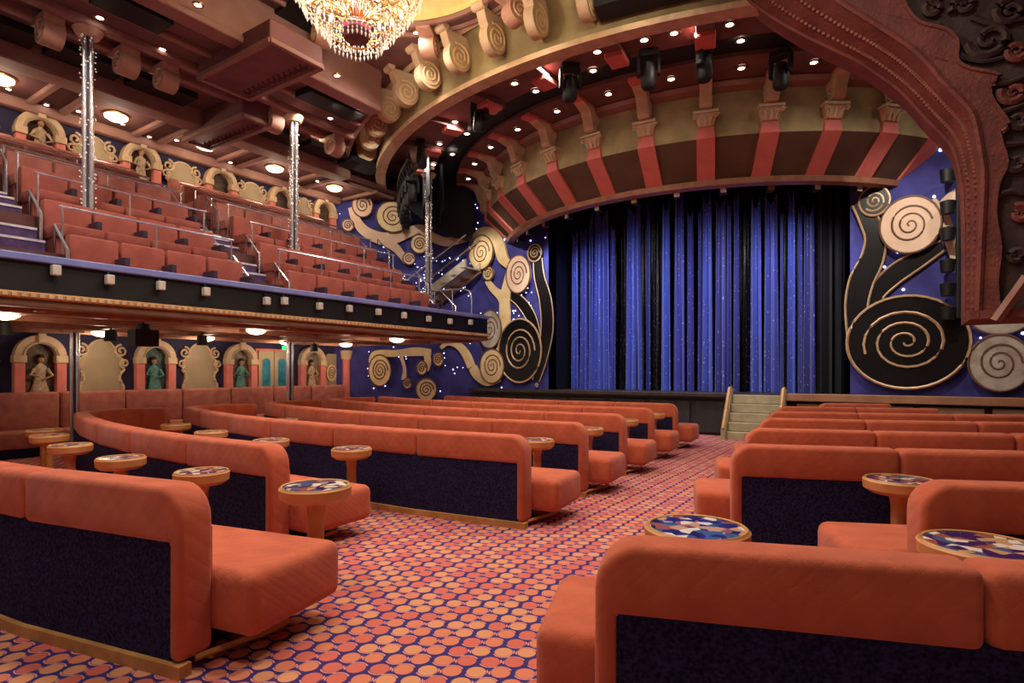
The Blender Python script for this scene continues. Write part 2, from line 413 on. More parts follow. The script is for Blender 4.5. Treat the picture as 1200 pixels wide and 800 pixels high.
# ---- balcony along the left wall
BY0, BY1 = -3.0, 11.45
bal = setting('balcony', 'long side balcony with black fascia and blue ledge')
MB().box(-13.5, -8.32, BY0, BY1, 2.28, 2.43).build('slab', 'copper', bal)
MB().box(-8.36, -8.3, BY0, BY1, 2.40, 2.78).build('fascia', 'black', bal)
MB().box(-8.8, -8.24, BY0, BY1, 2.76, 2.85).build('ledge', 'bluerail', bal, bevel=.015)
MB().box(-8.40, -8.24, BY0, BY1 + .02, 2.33, 2.41).build('moulding', 'goldtrim', bal, bevel=.02)
MB().box(-8.46, -8.29, BY0, BY1 + .02, 2.24, 2.33).build('moulding', 'creamdk', bal, bevel=.02)
mb = MB()
for i in range(170):
    y = BY0 + .05 + i * .085
    mb.box(-8.245, -8.225, y, y + .05, 2.35, 2.39)
stuff(mb.build('bead_row', 'cream', bal))
for x0, x1 in ((-8.9, -8.75), (-10.25, -10.1), (-11.6, -11.45), (-13.0, -12.85)):
    MB().box(x0, x1, BY0, BY1, 2.2, 2.285).build('soffit_rib', 'copper', bal, bevel=.015)
y = BY0 + .4
while y < BY1:
    MB().box(-13.2, -8.6, y, y + .14, 2.22, 2.283).build('soffit_rib', 'copper', bal, bevel=.015)
    y += 1.75
MB().box(-13.5, -8.36, BY1 - .12, BY1, 2.4, 2.8).build('end_wall', 'black', bal)
MB().box(-8.9, -8.86, BY0, BY1, 2.3, 2.46).build('back_moulding', 'goldtrim', bal)
TX = [-9.0, -9.85, -10.7, -11.3, -11.9, -12.5, -13.05]; TZ = [2.43, 3.03, 3.65, 4.0, 4.25, 4.55, 4.8]
for i in range(1, 7):
    MB().box(-13.5, TX[i - 1] - .09, BY0, 10.95 - .12 * i, TZ[i - 1], TZ[i]).build('tier', 'tier', bal)

# ---- ceiling
cl = setting('ceiling', 'mauve coffered ceiling with recessed slots')
pts = [(-13.6, -4), (-8.5, -4)] + [(p.x, p.y) for p in (pol(a, 10.3) for a in [-21.7 - i * 2 for i in range(19)])] + [(-13.6, 13.2)]
MB().prism([(x, y, 6.7) for x, y in pts], (0, 0, .15)).build('side_slab', 'ceil', cl)
MB().box(-13.6, -11.75, -4, 12.2, 6.48, 6.72).build('outer_slab', 'ceildk', cl)
DC = (-5.9, 5.5); mb = MB(); vs = []; K = 64; x0, x1, y0, y1 = -13.6, 6, -4, 17
for i in range(K):
    g = 2 * math.pi * i / K; c, s_ = math.cos(g), math.sin(g)
    t = min((x1 - DC[0]) / c if c > 1e-6 else (x0 - DC[0]) / c if c < -1e-6 else 1e9, (y1 - DC[1]) / s_ if s_ > 1e-6 else (y0 - DC[1]) / s_ if s_ < -1e-6 else 1e9)
    vs += [(DC[0] + 2 * c, DC[1] + 2 * s_, 7.4), (DC[0] + t * c, DC[1] + t * s_, 7.4)]
mb.add(vs, [(2 * i, 2 * i + 1, (2 * i + 3) % (2 * K), (2 * i + 2) % (2 * K)) for i in range(K)]).build('centre_slab', 'ceil', cl)
MB().lathe([(10.3, 6.66), (10.3, 7.42), (10.38, 7.42), (10.38, 6.66)], (CX, CY), 30, -60, -21.7, True).build('step_face', 'ceilrib', cl, smooth=True)
MB().box(-8.6, -8.45, -4, 8.1, 6.68, 7.42).build('step_face', 'ceilrib', cl)
MB().box(-8.75, -8.42, -4, 8.1, 6.58, 6.7).build('rib', 'ceilrib', cl, bevel=.03)
MB().lathe([(2.0, 7.4), (2.02, 7.55), (1.75, 7.78), (1.1, 8.0), (.02, 8.08)], DC, 40).build('dome', 'dome', cl, smooth=True)
for r_ in (2.02, 2.3):
    MB().tube([(DC[0] + r_ * math.cos(g * math.pi / 24), DC[1] + r_ * math.sin(g * math.pi / 24), 7.39) for g in range(48)], .05, 6, True).build('dome_ring', 'ceilrib', cl, smooth=True)
# ribs along the hall (towards the stage) and across it
def yend(x): 
    d = 10.35 ** 2 - (x - CX) ** 2
    return CY - math.sqrt(max(d, 0)) if d > 0 else 12.6
for x, w_, z in ((-11.75, .42, 6.38), (-10.45, .16, 6.58), (-9.95, .16, 6.58), (-9.35, .12, 6.62)):
    MB().box(x - w_ / 2, x + w_ / 2, -4, min(12.4, yend(x) - .05), z, 6.72).build('rib', 'ceilrib', cl, bevel=.03)
MB().box(-13.5, -13.28, -4, 11.2, 6.28, 6.5).build('cornice', 'ceilrib', cl, bevel=.05)
MB().box(-12.1, -11.96, -4, 12.0, 6.42, 6.5).build('rib', 'ceilrib', cl, bevel=.03)
for y in (-1.6, 1.9, 2.4, 3.95, 4.45, 5.7, 6.2, 7.5, 8.0, 9.4, 9.9, 11.2):
    MB().box(-13.3, -11.9, y, y + .12, 6.40, 6.5).build('cross_rib', 'ceilrib', cl, bevel=.03)
for k in range(11):
    for x in (-11.4,):
        y = .06 + k * 1.18; x = -11.15
        if y + 1.0 < 11.2 and not 5.6 < y < 6.5: MB().box(x - .27, x + .27, y, y + 1.02, 6.58, 6.705).build('slot', 'dark', cl)
for y in (-.4, 6.75): MB().box(-9.28, -8.82, y, y + 1.25, 6.57, 6.705).build('slot', 'dark', cl)
for y in (.6, 3.45): MB().box(-9.28, -8.82, y, y + .9, 6.57, 6.705).build('slot', 'dark', cl)
for y, x in ((5.75, -8.2), (3.6, -8.1)): MB().box(x - .28, x + .28, y, y + 1.15, 7.33, 7.405).build('slot', 'dark', cl)
# dropped panels across the hall with a raised ornamental border
for (x0, x1, y0, y1, z) in ((-9.75, -7.75, 5.2, 6.15, 6.42), (-12.3, -10.15, 6.25, 6.85, 6.28), (-9.75, -7.75, .3, 1.25, 6.42), (-12.3, -10.15, .9, 1.6, 6.28)):
    MB().box(x0, x1, y0, y1, z, 6.75).build('dropped_panel', 'panelred', cl, bevel=.02)
    for q in ((x0 - .03, x0 + .05, y0, y1), (x1 - .05, x1 + .03, y0, y1), (x0, x1, y1 - .06, y1 + .03), (x0, x1, y0 - .03, y0 + .06)):
        MB().box(q[0], q[1], q[2], q[3], z - .035, z + .04).build('panel_edge', 'ceilrib', cl, bevel=.012)
    mb = MB(); nn = 12
    for i in range(nn):
        cxx = x0 + .15 + (x1 - x0 - .3) * (i + .5) / nn
        mb.tube([(cxx + .05 * math.cos(t_ * .7) , y1 - .2 + .07 * math.sin(t_ * .7), z - .01) for t_ in range(8)], .016, 4)
    mb.build('ornament_row', 'ceildk', cl)
# scroll brackets hung under the ceiling
def volute_profile(c, r, tip, n=14, a0=-200, a1=20):   # a teardrop: round foot, tapering to a tip
    return [(c[0] + r * math.cos(R(a0 + (a1 - a0) * i / n)), c[1] + r * math.sin(R(a0 + (a1 - a0) * i / n))) for i in range(n + 1)] + list(tip)
def spiral(c, r, turns=2.2, n=34, a0=0, hand=1, rmin=.08):
    return [(c[0] + r * (1 - (1 - rmin) * i / n) * math.cos(R(a0) + hand * turns * 2 * math.pi * i / n),
             c[1] + r * (1 - (1 - rmin) * i / n) * math.sin(R(a0) + hand * turns * 2 * math.pi * i / n)) for i in range(n + 1)]
mb = MB(); prof = volute_profile((0, -.24), .19, [(.16, -.01), (-.36, -.01), (-.34, -.08)], n=22, a0=-215, a1=35)
mb.prism([(-.12, -a, b2) for a, b2 in prof], (.26, 0, 0)); BRK = mb.mesh('scroll_bracket')
mb = MB()
for x in (-.12, .14): mb.tube([(x, -a, b2) for a, b2 in spiral((0, -.24), .155, 2.2)], .018, 4)
BRKL = mb.mesh('spiral_line')
def bracket(x, y, z, rz):
    o = obj('scroll_bracket', BRK, 'bracketmauve', cl, (x, y, z), rz); obj('spiral_line', BRKL, 'cream', o)
for k in range(8):
    g = R(22.5 + 45 * k); bracket(DC[0] + 2.35 * math.cos(g), DC[1] + 2.35 * math.sin(g), 7.4, g - math.pi / 2 + math.pi)
for y in (2.2, 3.3, 4.3, 5.25 - .35, 6.9, 8.4): bracket(-10.2, y, 6.62, R(90))

# ---- round opening: gold ring with scroll corbels
tr = setting('trim_1', 'olive and gold ring with scroll corbels round the raised ceiling')
MB().lathe([(9.56, 6.62), (9.58, 7.05), (9.66, 7.3), (9.86, 7.48), (9.95, 7.48), (9.95, 7.55), (9.4, 7.55), (9.42, 6.62)], (CX, CY), 96, -64, 64, True).build('ring_face', 'olive', tr, smooth=True)
MB().lathe([(9.38, 6.54), (9.62, 6.56), (9.64, 6.64), (9.58, 6.66), (9.38, 6.64)], (CX, CY), 96, -64, 64, True).build('ring_rim', 'goldline', tr, smooth=True)
MB().lathe([(9.84, 7.36), (9.98, 7.42), (9.98, 7.5), (9.84, 7.5)], (CX, CY), 96, -64, 64, True).build('ring_cornice', 'cream', tr, smooth=True)
mb = MB(); cc = (9.86, 6.98); prof = volute_profile(cc, .25, [(10.12, 7.16), (10.2, 7.36), (9.72, 7.36), (9.60, 7.2)], n=20, a0=-195, a1=30)
mb.prism([(-.085, -a, b2) for a, b2 in prof], (.17, 0, 0)); mb.tube([(-.12, -10.2, 7.38), (.12, -10.2, 7.38)], .075, 10); CORB = mb.mesh('corbel', smooth=True)
mb = MB()
for x in (-.085, .085): mb.tube([(x, -a, b2) for a, b2 in spiral(cc, .225, 2.4, 44, a0=60)], .021, 5)
CORL = mb.mesh('spiral_line')
for k in range(-11, 13):
    if k == 2: continue
    o = obj('corbel', CORB, 'cream', tr, (CX, CY, 0), R(k * 5)); obj('spiral_line', CORL, 'gold', o)
MB().lathe([(9.66, 6.76), (10.0, 6.8), (10.05, 7.5), (9.66, 7.5)], (CX, CY), 12, 5.9, 14, True).build('dark_panel', 'dark', tr)  # dark panel covering a patch of the ring face
# raised round ceiling between ring and drum
cr_ = setting('ceiling_round', 'raised round ceiling with radial beams and downlights above the front rows')
MB().lathe([(6.7, 6.92), (7.45, 6.98), (7.45, 7.2)], (CX, CY), 80, -66, 66).build('inner_band', 'ceil', cr_, smooth=True)
MB().lathe([(7.4, 7.06), (8.1, 7.06)], (CX, CY), 80, -66, 66).build('slot_ring', 'dark', cr_)
MB().lathe([(8.05, 7.2), (8.05, 7.0), (9.45, 6.98), (9.45, 7.4)], (CX, CY), 80, -66, 66).build('outer_band', 'ceil', cr_, smooth=True)
mb = MB(); mb.hexa([(-.13, -8.1, 6.86), (.13, -8.1, 6.86), (.15, -9.3, 6.86), (-.15, -9.3, 6.86)], [(-.13, -8.1, 7.0), (.13, -8.1, 7.0), (.15, -9.3, 7.0), (-.15, -9.3, 7.0)]); RB = mb.mesh('radial_beam', bevel=.02)
mb = MB(); mb.box(-.16, .16, -8.62, -8.2, 6.78, 6.88); RBT = mb.mesh('beam_tab', bevel=.02)
for k in range(-6, 6):
    a = (k + .5) * 9.8; o = obj('radial_beam', RB, 'ceil', cr_, (CX, CY, 0), R(a)); obj('beam_tab', RBT, 'pink', o)

# ---- drum over the stage with pink pilasters
dr = setting('trim_2', 'curved frieze above the stage with pink pilasters and olive panels')
MB().lathe([(6.58, 5.95), (6.58, 6.8), (6.4, 6.8), (6.3, 6.0)], (CX, CY), 80, -58, 58, True).build('frieze', 'olive', dr, smooth=True)
MB().lathe([(5.92, 5.32), (6.58, 5.95), (6.3, 6.0), (5.8, 5.45)], (CX, CY), 80, -58, 58, True).build('soffit', 'soffitbrown', dr, smooth=True)
MB().lathe([(5.8, 5.2), (5.98, 5.22), (6.0, 5.33), (5.8, 5.36)], (CX, CY), 80, -58, 58, True).build('rim', 'copper', dr, smooth=True)
MB().lathe([(6.56, 6.76), (6.74, 6.82), (6.78, 6.9), (6.72, 6.95), (6.4, 6.95)], (CX, CY), 80, -58, 58).build('cornice', 'ceilrib', dr, smooth=True)
MB().lathe([(5.78, 5.25), (5.78, 6.9), (.5, 6.9)], (CX, CY), 60, -62, 62).build('inner_lining', 'black', dr)
mb = MB(); mb.hexa([(-.17, -6.64, 5.93), (.17, -6.64, 5.93), (.17, -6.5, 5.98), (-.17, -6.5, 5.98)], [(-.14, -6.63, 6.16), (.14, -6.63, 6.16), (.14, -6.5, 6.16), (-.14, -6.5, 6.16)])
mb.hexa([(-.17, -5.94, 5.27), (.17, -5.94, 5.27), (.17, -5.85, 5.36), (-.17, -5.85, 5.36)], [(-.17, -6.64, 5.93), (.17, -6.64, 5.93), (.17, -6.5, 5.98), (-.17, -6.5, 5.98)]); PIL = mb.mesh('pilaster')
mb = MB(); mb.hexa([(-.14, -6.66, 6.15), (.14, -6.66, 6.15), (.14, -6.5, 6.15), (-.14, -6.5, 6.15)], [(-.2, -6.74, 6.36), (.2, -6.74, 6.36), (.2, -6.5, 6.36), (-.2, -6.5, 6.36)])
mb.box(-.23, .23, -6.78, -6.5, 6.36, 6.41)
for sx in (-1, 1):
    mb.tube([(sx * .19 + .05 * math.cos(t_ * .8) * (1 - t_ / 14), -6.76, 6.3 + .05 * math.sin(t_ * .8) * (1 - t_ / 14)) for t_ in range(12)], .018, 4)
for x in (-.1, 0, .1): mb.tube([(x, -6.67, 6.16), (x, -6.73, 6.24), (x * 1.3, -6.77, 6.3)], .03, 5, r2=.01)
CAP = mb.mesh('capital', smooth=True)
mb = MB(); prof = volute_profile((6.74, 6.56), .12, [(6.95, 6.8), (7.3, 6.93), (6.6, 6.93), (6.58, 6.7)], a0=-190, a1=10)
mb.prism([(-.11, -a, b2) for a, b2 in prof], (.22, 0, 0)); DBR = mb.mesh('scroll_bracket', smooth=True)
mb = MB()
for x in (-.115, .115): mb.tube([(x, -a, b2) for a, b2 in spiral((6.74, 6.56), .1, 2)], .013, 4)
DBL = mb.mesh('spiral_line')
mb = MB(); mb.box(-.12, .12, -7.45, -6.78, 6.9, 6.97); DTB = mb.mesh('beam_tab', bevel=.01)
for k in range(-6, 6):
    a = R((k + .5) * 9.8)
    o = obj('pilaster', PIL, 'pink', dr, (CX, CY, 0), a); obj('capital', CAP, 'cream', o)
    o = obj('scroll_bracket', DBR, 'cream', dr, (CX, CY, 0), a); obj('spiral_line', DBL, 'goldline', o)
    obj('beam_tab', DTB, 'pink', dr, (CX, CY, 0), a)

# ---- the big red arch on the right, carved with scrolls
ar = setting('wall_arch_right', 'dark red arch carved with scrolls on the right')
inn_px = [(1131, 372), (1131, 300), (1129, 226), (1120, 180), (1107, 160), (1087, 140), (1060, 110), (1037, 92), (1005, 71), (982, 60), (935, 37), (900, 16), (870, -6), (830, -35), (790, -60)]
mol_px = [(1146, 372), (1149, 300), (1153, 215), (1150, 180), (1141, 137), (1124, 115), (1105, 96), (1090, 78), (1072, 60), (1050, 44), (1020, 25), (977, -2), (940, -28), (900, -55), (860, -85)]
inn = smooth_path([at(*p, y=8.5) for p in inn_px], 4); mol = smooth_path([at(*p, y=8.0) for p in mol_px], 4)
MB().strip(inn, mol, (0, .5, 0)).build('arch_band', 'archred', ar, smooth=True)
MB().tube([p + Vector((0, -.02, 0)) for p in mol], .035, 6).build('moulding', 'archred', ar, smooth=True)
MB().tube([p + Vector((0, .0, 0)) for p in inn], .03, 6).build('inner_bead', 'archred', ar, smooth=True)
mb = MB()
for i in range(0, len(inn) - 1):
    for t in (.25, .6):
        for f_ in (0., .5):
            p = (inn[i] * (1 - f_) + inn[i + 1] * f_) * (1 - t) + (mol[i] * (1 - f_) + mol[i + 1] * f_) * t
            d = .018; mb.box(p.x - d, p.x + d, p.y - .03, p.y, p.z - d, p.z + d)
stuff(mb.build('bead_row', 'archbead', ar))
out = [Vector((5, 8.05, p.z)) for p in mol]
MB().strip([p + Vector((0, .05, 0)) for p in mol], out, (0, .9, 0)).build('spandrel', 'archdark', ar)
wav_px = [(1172, 372), (1168, 330), (1172, 290), (1166, 250), (1170, 215), (1180, 190), (1172, 160), (1182, 145), (1166, 122), (1160, 105), (1172, 88), (1137, 80), (1122, 70), (1122, 48), (1108, 34), (1078, 26), (1062, 8), (1050, -15), (1010, -30), (985, -60)]
wav = smooth_path([at(*p, y=7.98) for p in wav_px], 3)
n = min(len(wav), len(mol)); wi = [wav[round(i * (len(wav) - 1) / (n - 1))] for i in range(n)]; mi = [mol[round(i * (len(mol) - 1) / (n - 1))] for i in range(n)]
MB().strip([Vector((p.x, 7.98, p.z)) for p in mi], wi, (0, .1, 0)).build('carved_border', 'archred', ar)
MB().tube(wi, .025, 5).build('border_edge', 'archred', ar, smooth=True)
for (px, py, rp, hand, a0) in ((1160, 45, 26, 1, 180), (1192, 58, 16, -1, 30), (1185, 12, 20, 1, 90), (1130, 5, 14, -1, 200), (1188, 108, 16, 1, 150), (1195, 140, 14, -1, 40), (1192, 190, 12, 1, 180), (1095, 8, 12, 1, 60), (1196, 250, 13, -1, 120), (1192, 300, 11, 1, 10)):
    c = at(px, py, y=8.0); r = (at(px + rp, py, y=8.0) - c).length
    MB().tube([(x, 8.02, z) for x, z in spiral((c.x, c.z), r, 1.6, 26, a0, hand)], .05, 6, r2=.018).build('carved_scroll', 'archred' if rp % 3 == 1 else 'archdark', ar, smooth=True)
for (pp) in ([(1100, 30), (1118, 60), (1150, 72), (1180, 66)], [(1140, 20), (1165, 28), (1200, 22)], [(1150, 95), (1175, 98), (1200, 90)], [(1165, 135), (1185, 128), (1200, 122)], [(1178, 170), (1200, 168)], [(1168, 230), (1185, 224), (1200, 228)]):
    MB().tube(smooth_path([at(*p, y=8.02) for p in pp], 4), .04, 6, r2=.02).build('carved_stem', 'archdark', ar, smooth=True)
a, c = at(1167, 376, y=7.9), at(1204, 324, y=7.9)
MB().tube([a, c], .05, 4).build('strut', 'ceilrib', ar)
MB().box(inn[0].x, 5, 7.95, 9.0, inn[0].z - .06, inn[0].z + .03).build('underside', 'archred', ar)

# ---- star points on the blue walls (pin lights set into the walls)
def stars(pl, wall, rects, n, seed, r=.022):
    rnd = random.Random(seed); mb = MB()
    for _ in range(n):
        x0, x1, y0, y1 = rnd.choice(rects); u, v = pl.px(rnd.uniform(x0, x1), rnd.uniform(y0, y1)); q = r * rnd.uniform(.6, 1.25)
        c = pl.w(u, v, .01); vs = [c + pl.h * (q * math.cos(k * math.pi / 3)) + Vector((0, 0, q * math.sin(k * math.pi / 3))) for k in range(6)]
        mb.prism(vs, pl.n * .012)
    stuff(mb.build('star_lights', 'star', wall))
stars(PC, wc, [(395, 555, 225, 330), (430, 555, 400, 460), (480, 555, 300, 350)], 120, 1, .016)
stars(PLft, wpl, [(553, 640, 225, 455), (556, 600, 230, 290), (585, 630, 330, 380)], 90, 2, .018)
stars(PRgt, wpr, [(1045, 1125, 160, 235), (1035, 1110, 285, 350), (1110, 1200, 370, 455), (1130, 1200, 380, 400)], 46, 3, .03)

# ---- scroll ornaments on those walls
def disc(par, pl, cx, cy, rx, ry, w0, m, ml, turns=2.6, depth=.07, hand=1, a0=0, name='scroll_disc', rim=True, lw=.022):
    (ua, _), (ub, _) = pl.px(cx - rx, cy), pl.px(cx + rx, cy); (_, va), (_, vb) = pl.px(cx, cy + ry), pl.px(cx, cy - ry)
    uc, vc, ru, rv = (ua + ub) / 2, (va + vb) / 2, abs(ub - ua) / 2, (vb - va) / 2
    N = 36; mb = MB().prism([pl.w(uc + ru * math.cos(2 * math.pi * i / N), vc + rv * math.sin(2 * math.pi * i / N), w0) for i in range(N)], pl.n * depth)
    d = mb.build(name, m, par)
    q = [pl.w(uc + ru * a_, vc + rv * b_, w0 + depth) for a_, b_ in spiral((0, 0), .72, turns, 60, a0, hand, .04)]
    MB().tube(q, lw, 5, r2=lw * .7).build('spiral_line', ml, d, smooth=True)
    if rim: MB().tube([pl.w(uc + ru * math.cos(2 * math.pi * i / N), vc + rv * math.sin(2 * math.pi * i / N), w0 + depth) for i in range(N)], lw, 5, True).build('disc_rim', ml, d, smooth=True)
    return d
def ribbon(par, pl, pts, w0, m, depth=.06, ml=None, name='scroll_stem', lw=.018):
    p = smooth_path([(a, b_, c) for a, b_, c in pts], 6); L = []; Q = []
    for i, v in enumerate(p):
        t = (p[min(i + 1, len(p) - 1)] - p[max(i - 1, 0)]); t.z = 0; t.normalize(); nx, ny = -t.y, t.x
        L.append(pl.w(*pl.px(v.x + nx * v.z, v.y + ny * v.z), w0)); Q.append(pl.w(*pl.px(v.x - nx * v.z, v.y - ny * v.z), w0))
    o = MB().strip(L, Q, pl.n * depth).build(name, m, par)
    if ml:
        for side_ in (L, Q): MB().tube([x + pl.n * depth for x in side_], lw, 5).build('edge_line', ml, o, smooth=True)
    return o
def scroll_thing(label, pl, px, py, cat='wall ornament'):
    u, v = pl.px(px, py); t = bpy.data.objects.new('wall_scroll', None); COL.objects.link(t); tag(t, label, cat, 'scroll ornaments on the star walls'); return t
s = scroll_thing('huge black spiral scroll with gold outline right of the curtain', PRgt, 1065, 455)
disc(s, PRgt, 1065, 401, 72, 54, .06, 'blackgloss', 'goldline', 3, lw=.03, a0=200, hand=-1)
ribbon(s, PRgt, [(1006, 238, 8), (1018, 258, 11), (1026, 280, 12), (1022, 305, 13), (1010, 330, 14), (1004, 360, 13), (1006, 400, 12)], .03, 'blackgloss', .06, 'goldline', lw=.022)
ribbon(s, PRgt, [(1014, 392, 8), (1024, 350, 9), (1045, 325, 11), (1075, 305, 10), (1105, 288, 6)], .0, 'blackgloss', .06, 'goldline', lw=.022)
disc(s, PRgt, 1025, 237, 18, 17, .05, 'blackgloss', 'goldline', 2.2, lw=.022, a0=220)
s = scroll_thing('pale beige scroll disc above the huge black spiral', PRgt, 1067, 298)
disc(s, PRgt, 1067, 265, 36, 33, .09, 'beige', 'line', 2.6, lw=.022, a0=10)
ribbon(s, PRgt, [(1088, 240, 10), (1103, 256, 9), (1112, 280, 7), (1117, 306, 3)], .07, 'beige', .06)
ribbon(s, PRgt, [(1098, 250, 5), (1112, 236, 7), (1132, 222, 6)], .05, 'beige', .06)
s = scroll_thing('pale grey spiral disc at the foot of the red arch', PRgt, 1171, 458)
disc(s, PRgt, 1171, 425, 37, 33, .05, 'greyscroll', 'line', 2.4, lw=.022)
s = scroll_thing('grey disc half hidden behind the red arch', PRgt, 1172, 390)
disc(s, PRgt, 1172, 362, 42, 30, .03, 'greyscroll', 'line', 2.4, lw=.022)
s = scroll_thing('black spiral scroll with gold outline left of the curtain', PLft, 612, 447)
disc(s, PLft, 612, 411, 25, 37, .06, 'blackgloss', 'goldline', 3, lw=.028)
ribbon(s, PLft, [(632, 303, 5), (634, 325, 6), (641, 352, 7), (643, 385, 7), (637, 420, 6), (630, 446, 4)], .03, 'blackgloss', .06, 'goldline')
ribbon(s, PLft, [(597, 344, 4), (612, 354, 6), (624, 372, 6), (631, 395, 5)], .03, 'blackgloss', .06, 'goldline')
disc(s, PLft, 629, 297, 8, 10, .05, 'blackgloss', 'goldline', 2.2)
s = scroll_thing('pale beige scroll disc above the left black spiral', PLft, 611, 345)
disc(s, PLft, 611, 322, 14, 22, .1, 'beige', 'line', 2.6)
ribbon(s, PLft, [(600, 312, 3), (598, 330, 5), (594, 352, 6), (594, 380, 6), (591, 402, 4), (585, 412, 2)], .06, 'gold', .06)
s = scroll_thing('bright gold scroll under the left end of the striped frieze', PLft, 567, 318)
disc(s, PLft, 568, 297, 14, 20, .12, 'gold', 'line', 2.6)
ribbon(s, PLft, [(556, 288, 3), (563, 276, 5), (576, 273, 6), (587, 285, 6), (592, 303, 6), (601, 313, 4)], .06, 'gold', .09)
s = scroll_thing('small gold curl below the bright gold scroll', PLft, 575, 330)
disc(s, PLft, 575, 321, 6, 8, .06, 'gold', 'line', 2)
ribbon(s, PLft, [(573, 329, 3), (580, 339, 4), (588, 346, 5), (594, 356, 5)], .05, 'gold', .06)
s = scroll_thing('grey spiral disc at the stage end of the balcony', PLft, 578, 408)
disc(s, PLft, 578, 386, 13, 22, .1, 'greyscroll', 'line', 2.6)
s = scroll_thing('orange gold spiral disc with long curling tail', PLft, 580, 448)
disc(s, PLft, 580, 429, 14, 20, .08, 'gold', 'line', 2.6)
ribbon(s, PLft, [(588, 444, 3), (574, 447, 5), (562, 440, 5), (556, 430, 5)], .05, 'gold', .06)
s = scroll_thing('thin gold arc springing under the balcony end', PC, 540, 440)
ribbon(s, PC, [(552, 430, 5), (545, 414, 5), (535, 404, 4), (524, 402, 3), (516, 408, 2)], .06, 'gold', .06)
s = scroll_thing('long gold branching scroll above the balcony stairs', PC, 450, 300)
ribbon(s, PC, [(412, 244, 4), (417, 258, 5), (428, 272, 6), (446, 280, 7), (463, 279, 7), (478, 273, 6), (492, 269, 5), (502, 276, 5), (521, 284, 5), (541, 280, 5), (553, 275, 5)], .05, 'beige', .07)
disc(s, PC, 425, 242, 12, 14, .09, 'beige', 'line', 2.2)
disc(s, PC, 408, 265, 7, 7, .06, 'beige', 'line', 2)
ribbon(s, PC, [(448, 283, 4), (462, 290, 5), (471, 300, 4), (476, 308, 3)], .05, 'beige', .06)
disc(s, PC, 479, 304, 7, 7, .07, 'beige', 'line', 2)
s = scroll_thing('broad gold spiral disc hanging below the ring', PC, 460, 274)
disc(s, PC, 460, 256, 19, 18, .13, 'gold', 'line', 2.6)
s = scroll_thing('gold spiral disc beside the chrome column', PC, 491, 297)
disc(s, PC, 491, 287, 10, 11, .08, 'gold', 'line', 2.4)
s = scroll_thing('gold curl over the balcony end stairs', PC, 536, 267)
disc(s, PC, 535, 257, 10, 11, .08, 'beige', 'line', 2.4); ribbon(s, PC, [(546, 256, 3), (545, 268, 4), (538, 280, 4)], .05, 'beige', .06)
s = scroll_thing('oval gold spiral under the balcony on the blue wall', PC, 445, 453)
disc(s, PC, 445, 434, 13, 18, .1, 'gold', 'line', 3); ribbon(s, PC, [(434, 425, 2), (440, 415, 4), (464, 414, 4), (487, 412, 5), (505, 413, 4)], .05, 'gold', .06)
s = scroll_thing('pair of small gold curls under the balcony', PC, 505, 440)
disc(s, PC, 513, 421, 6, 8, .08, 'gold', 'line', 2); disc(s, PC, 494, 431, 6, 8, .08, 'gold', 'line', 2); ribbon(s, PC, [(500, 414, 4), (501, 424, 4), (498, 434, 4)], .05, 'gold', .05)
s = scroll_thing('low gold spiral behind the sofas beside the stage', PC, 499, 468)
disc(s, PC, 499, 456, 12, 13, .08, 'gold', 'line', 2.6)
s = scroll_thing('slender curling gold stem under the balcony', PC, 478, 455)
ribbon(s, PC, [(470, 418, 2), (474, 432, 2), (473, 445, 3)], .05, 'beige', .05); disc(s, PC, 477, 449, 5, 6, .06, 'beige', 'line', 2)

# ================================================================== THINGS ON THE SIDE WALL
def figure(parent, m_robe, pose):                      # small relief figure in a niche, one continuous lathe-like body plus head and hair
    mb = MB(); N = 14; prof = [(.02, .0), (.16, .0), (.15, .12), (.10, .3), (.085, .42), (.115, .52), (.09, .6), (.03, .64), (.035, .68)]
    vs = []
    for (r, z) in prof:
        for k in range(N):
            g = 2 * math.pi * k / N; vs.append((.03 + .35 * r * math.sin(g), r * math.cos(g) + pose * .12 * z, z))
    fs = [(i * N + k, i * N + (k + 1) % N, (i + 1) * N + (k + 1) % N, (i + 1) * N + k) for i in range(len(prof) - 1) for k in range(N)]
    mb.add(vs, fs); mb.tube([(.06, pose * .07 + .1, .55), (.1, pose * .07 + .17 , .42), (.1, pose * .07 + .05, .36)], .03, 6, r2=.02)
    mb.tube([(.06, pose * .07 - .1, .55), (.1, pose * .07 - .17, .44), (.1, pose * .07 - .04, .40)], .03, 6, r2=.02)
    b = mb.build('robed_figure', m_robe, parent, smooth=True)
    hp = [(.001, .66), (.04, .67), (.055, .72), (.05, .77), (.03, .8), (.001, .81)]
    h = MB().lathe(hp, (.05, pose * .08), 12).build('head', 'figskin', b, smooth=True)
    MB().lathe([(.057, .74), (.062, .78), (.04, .82), (.001, .83)], (.042, pose * .085), 12).build('hair', 'hair', b, smooth=True)
    return b
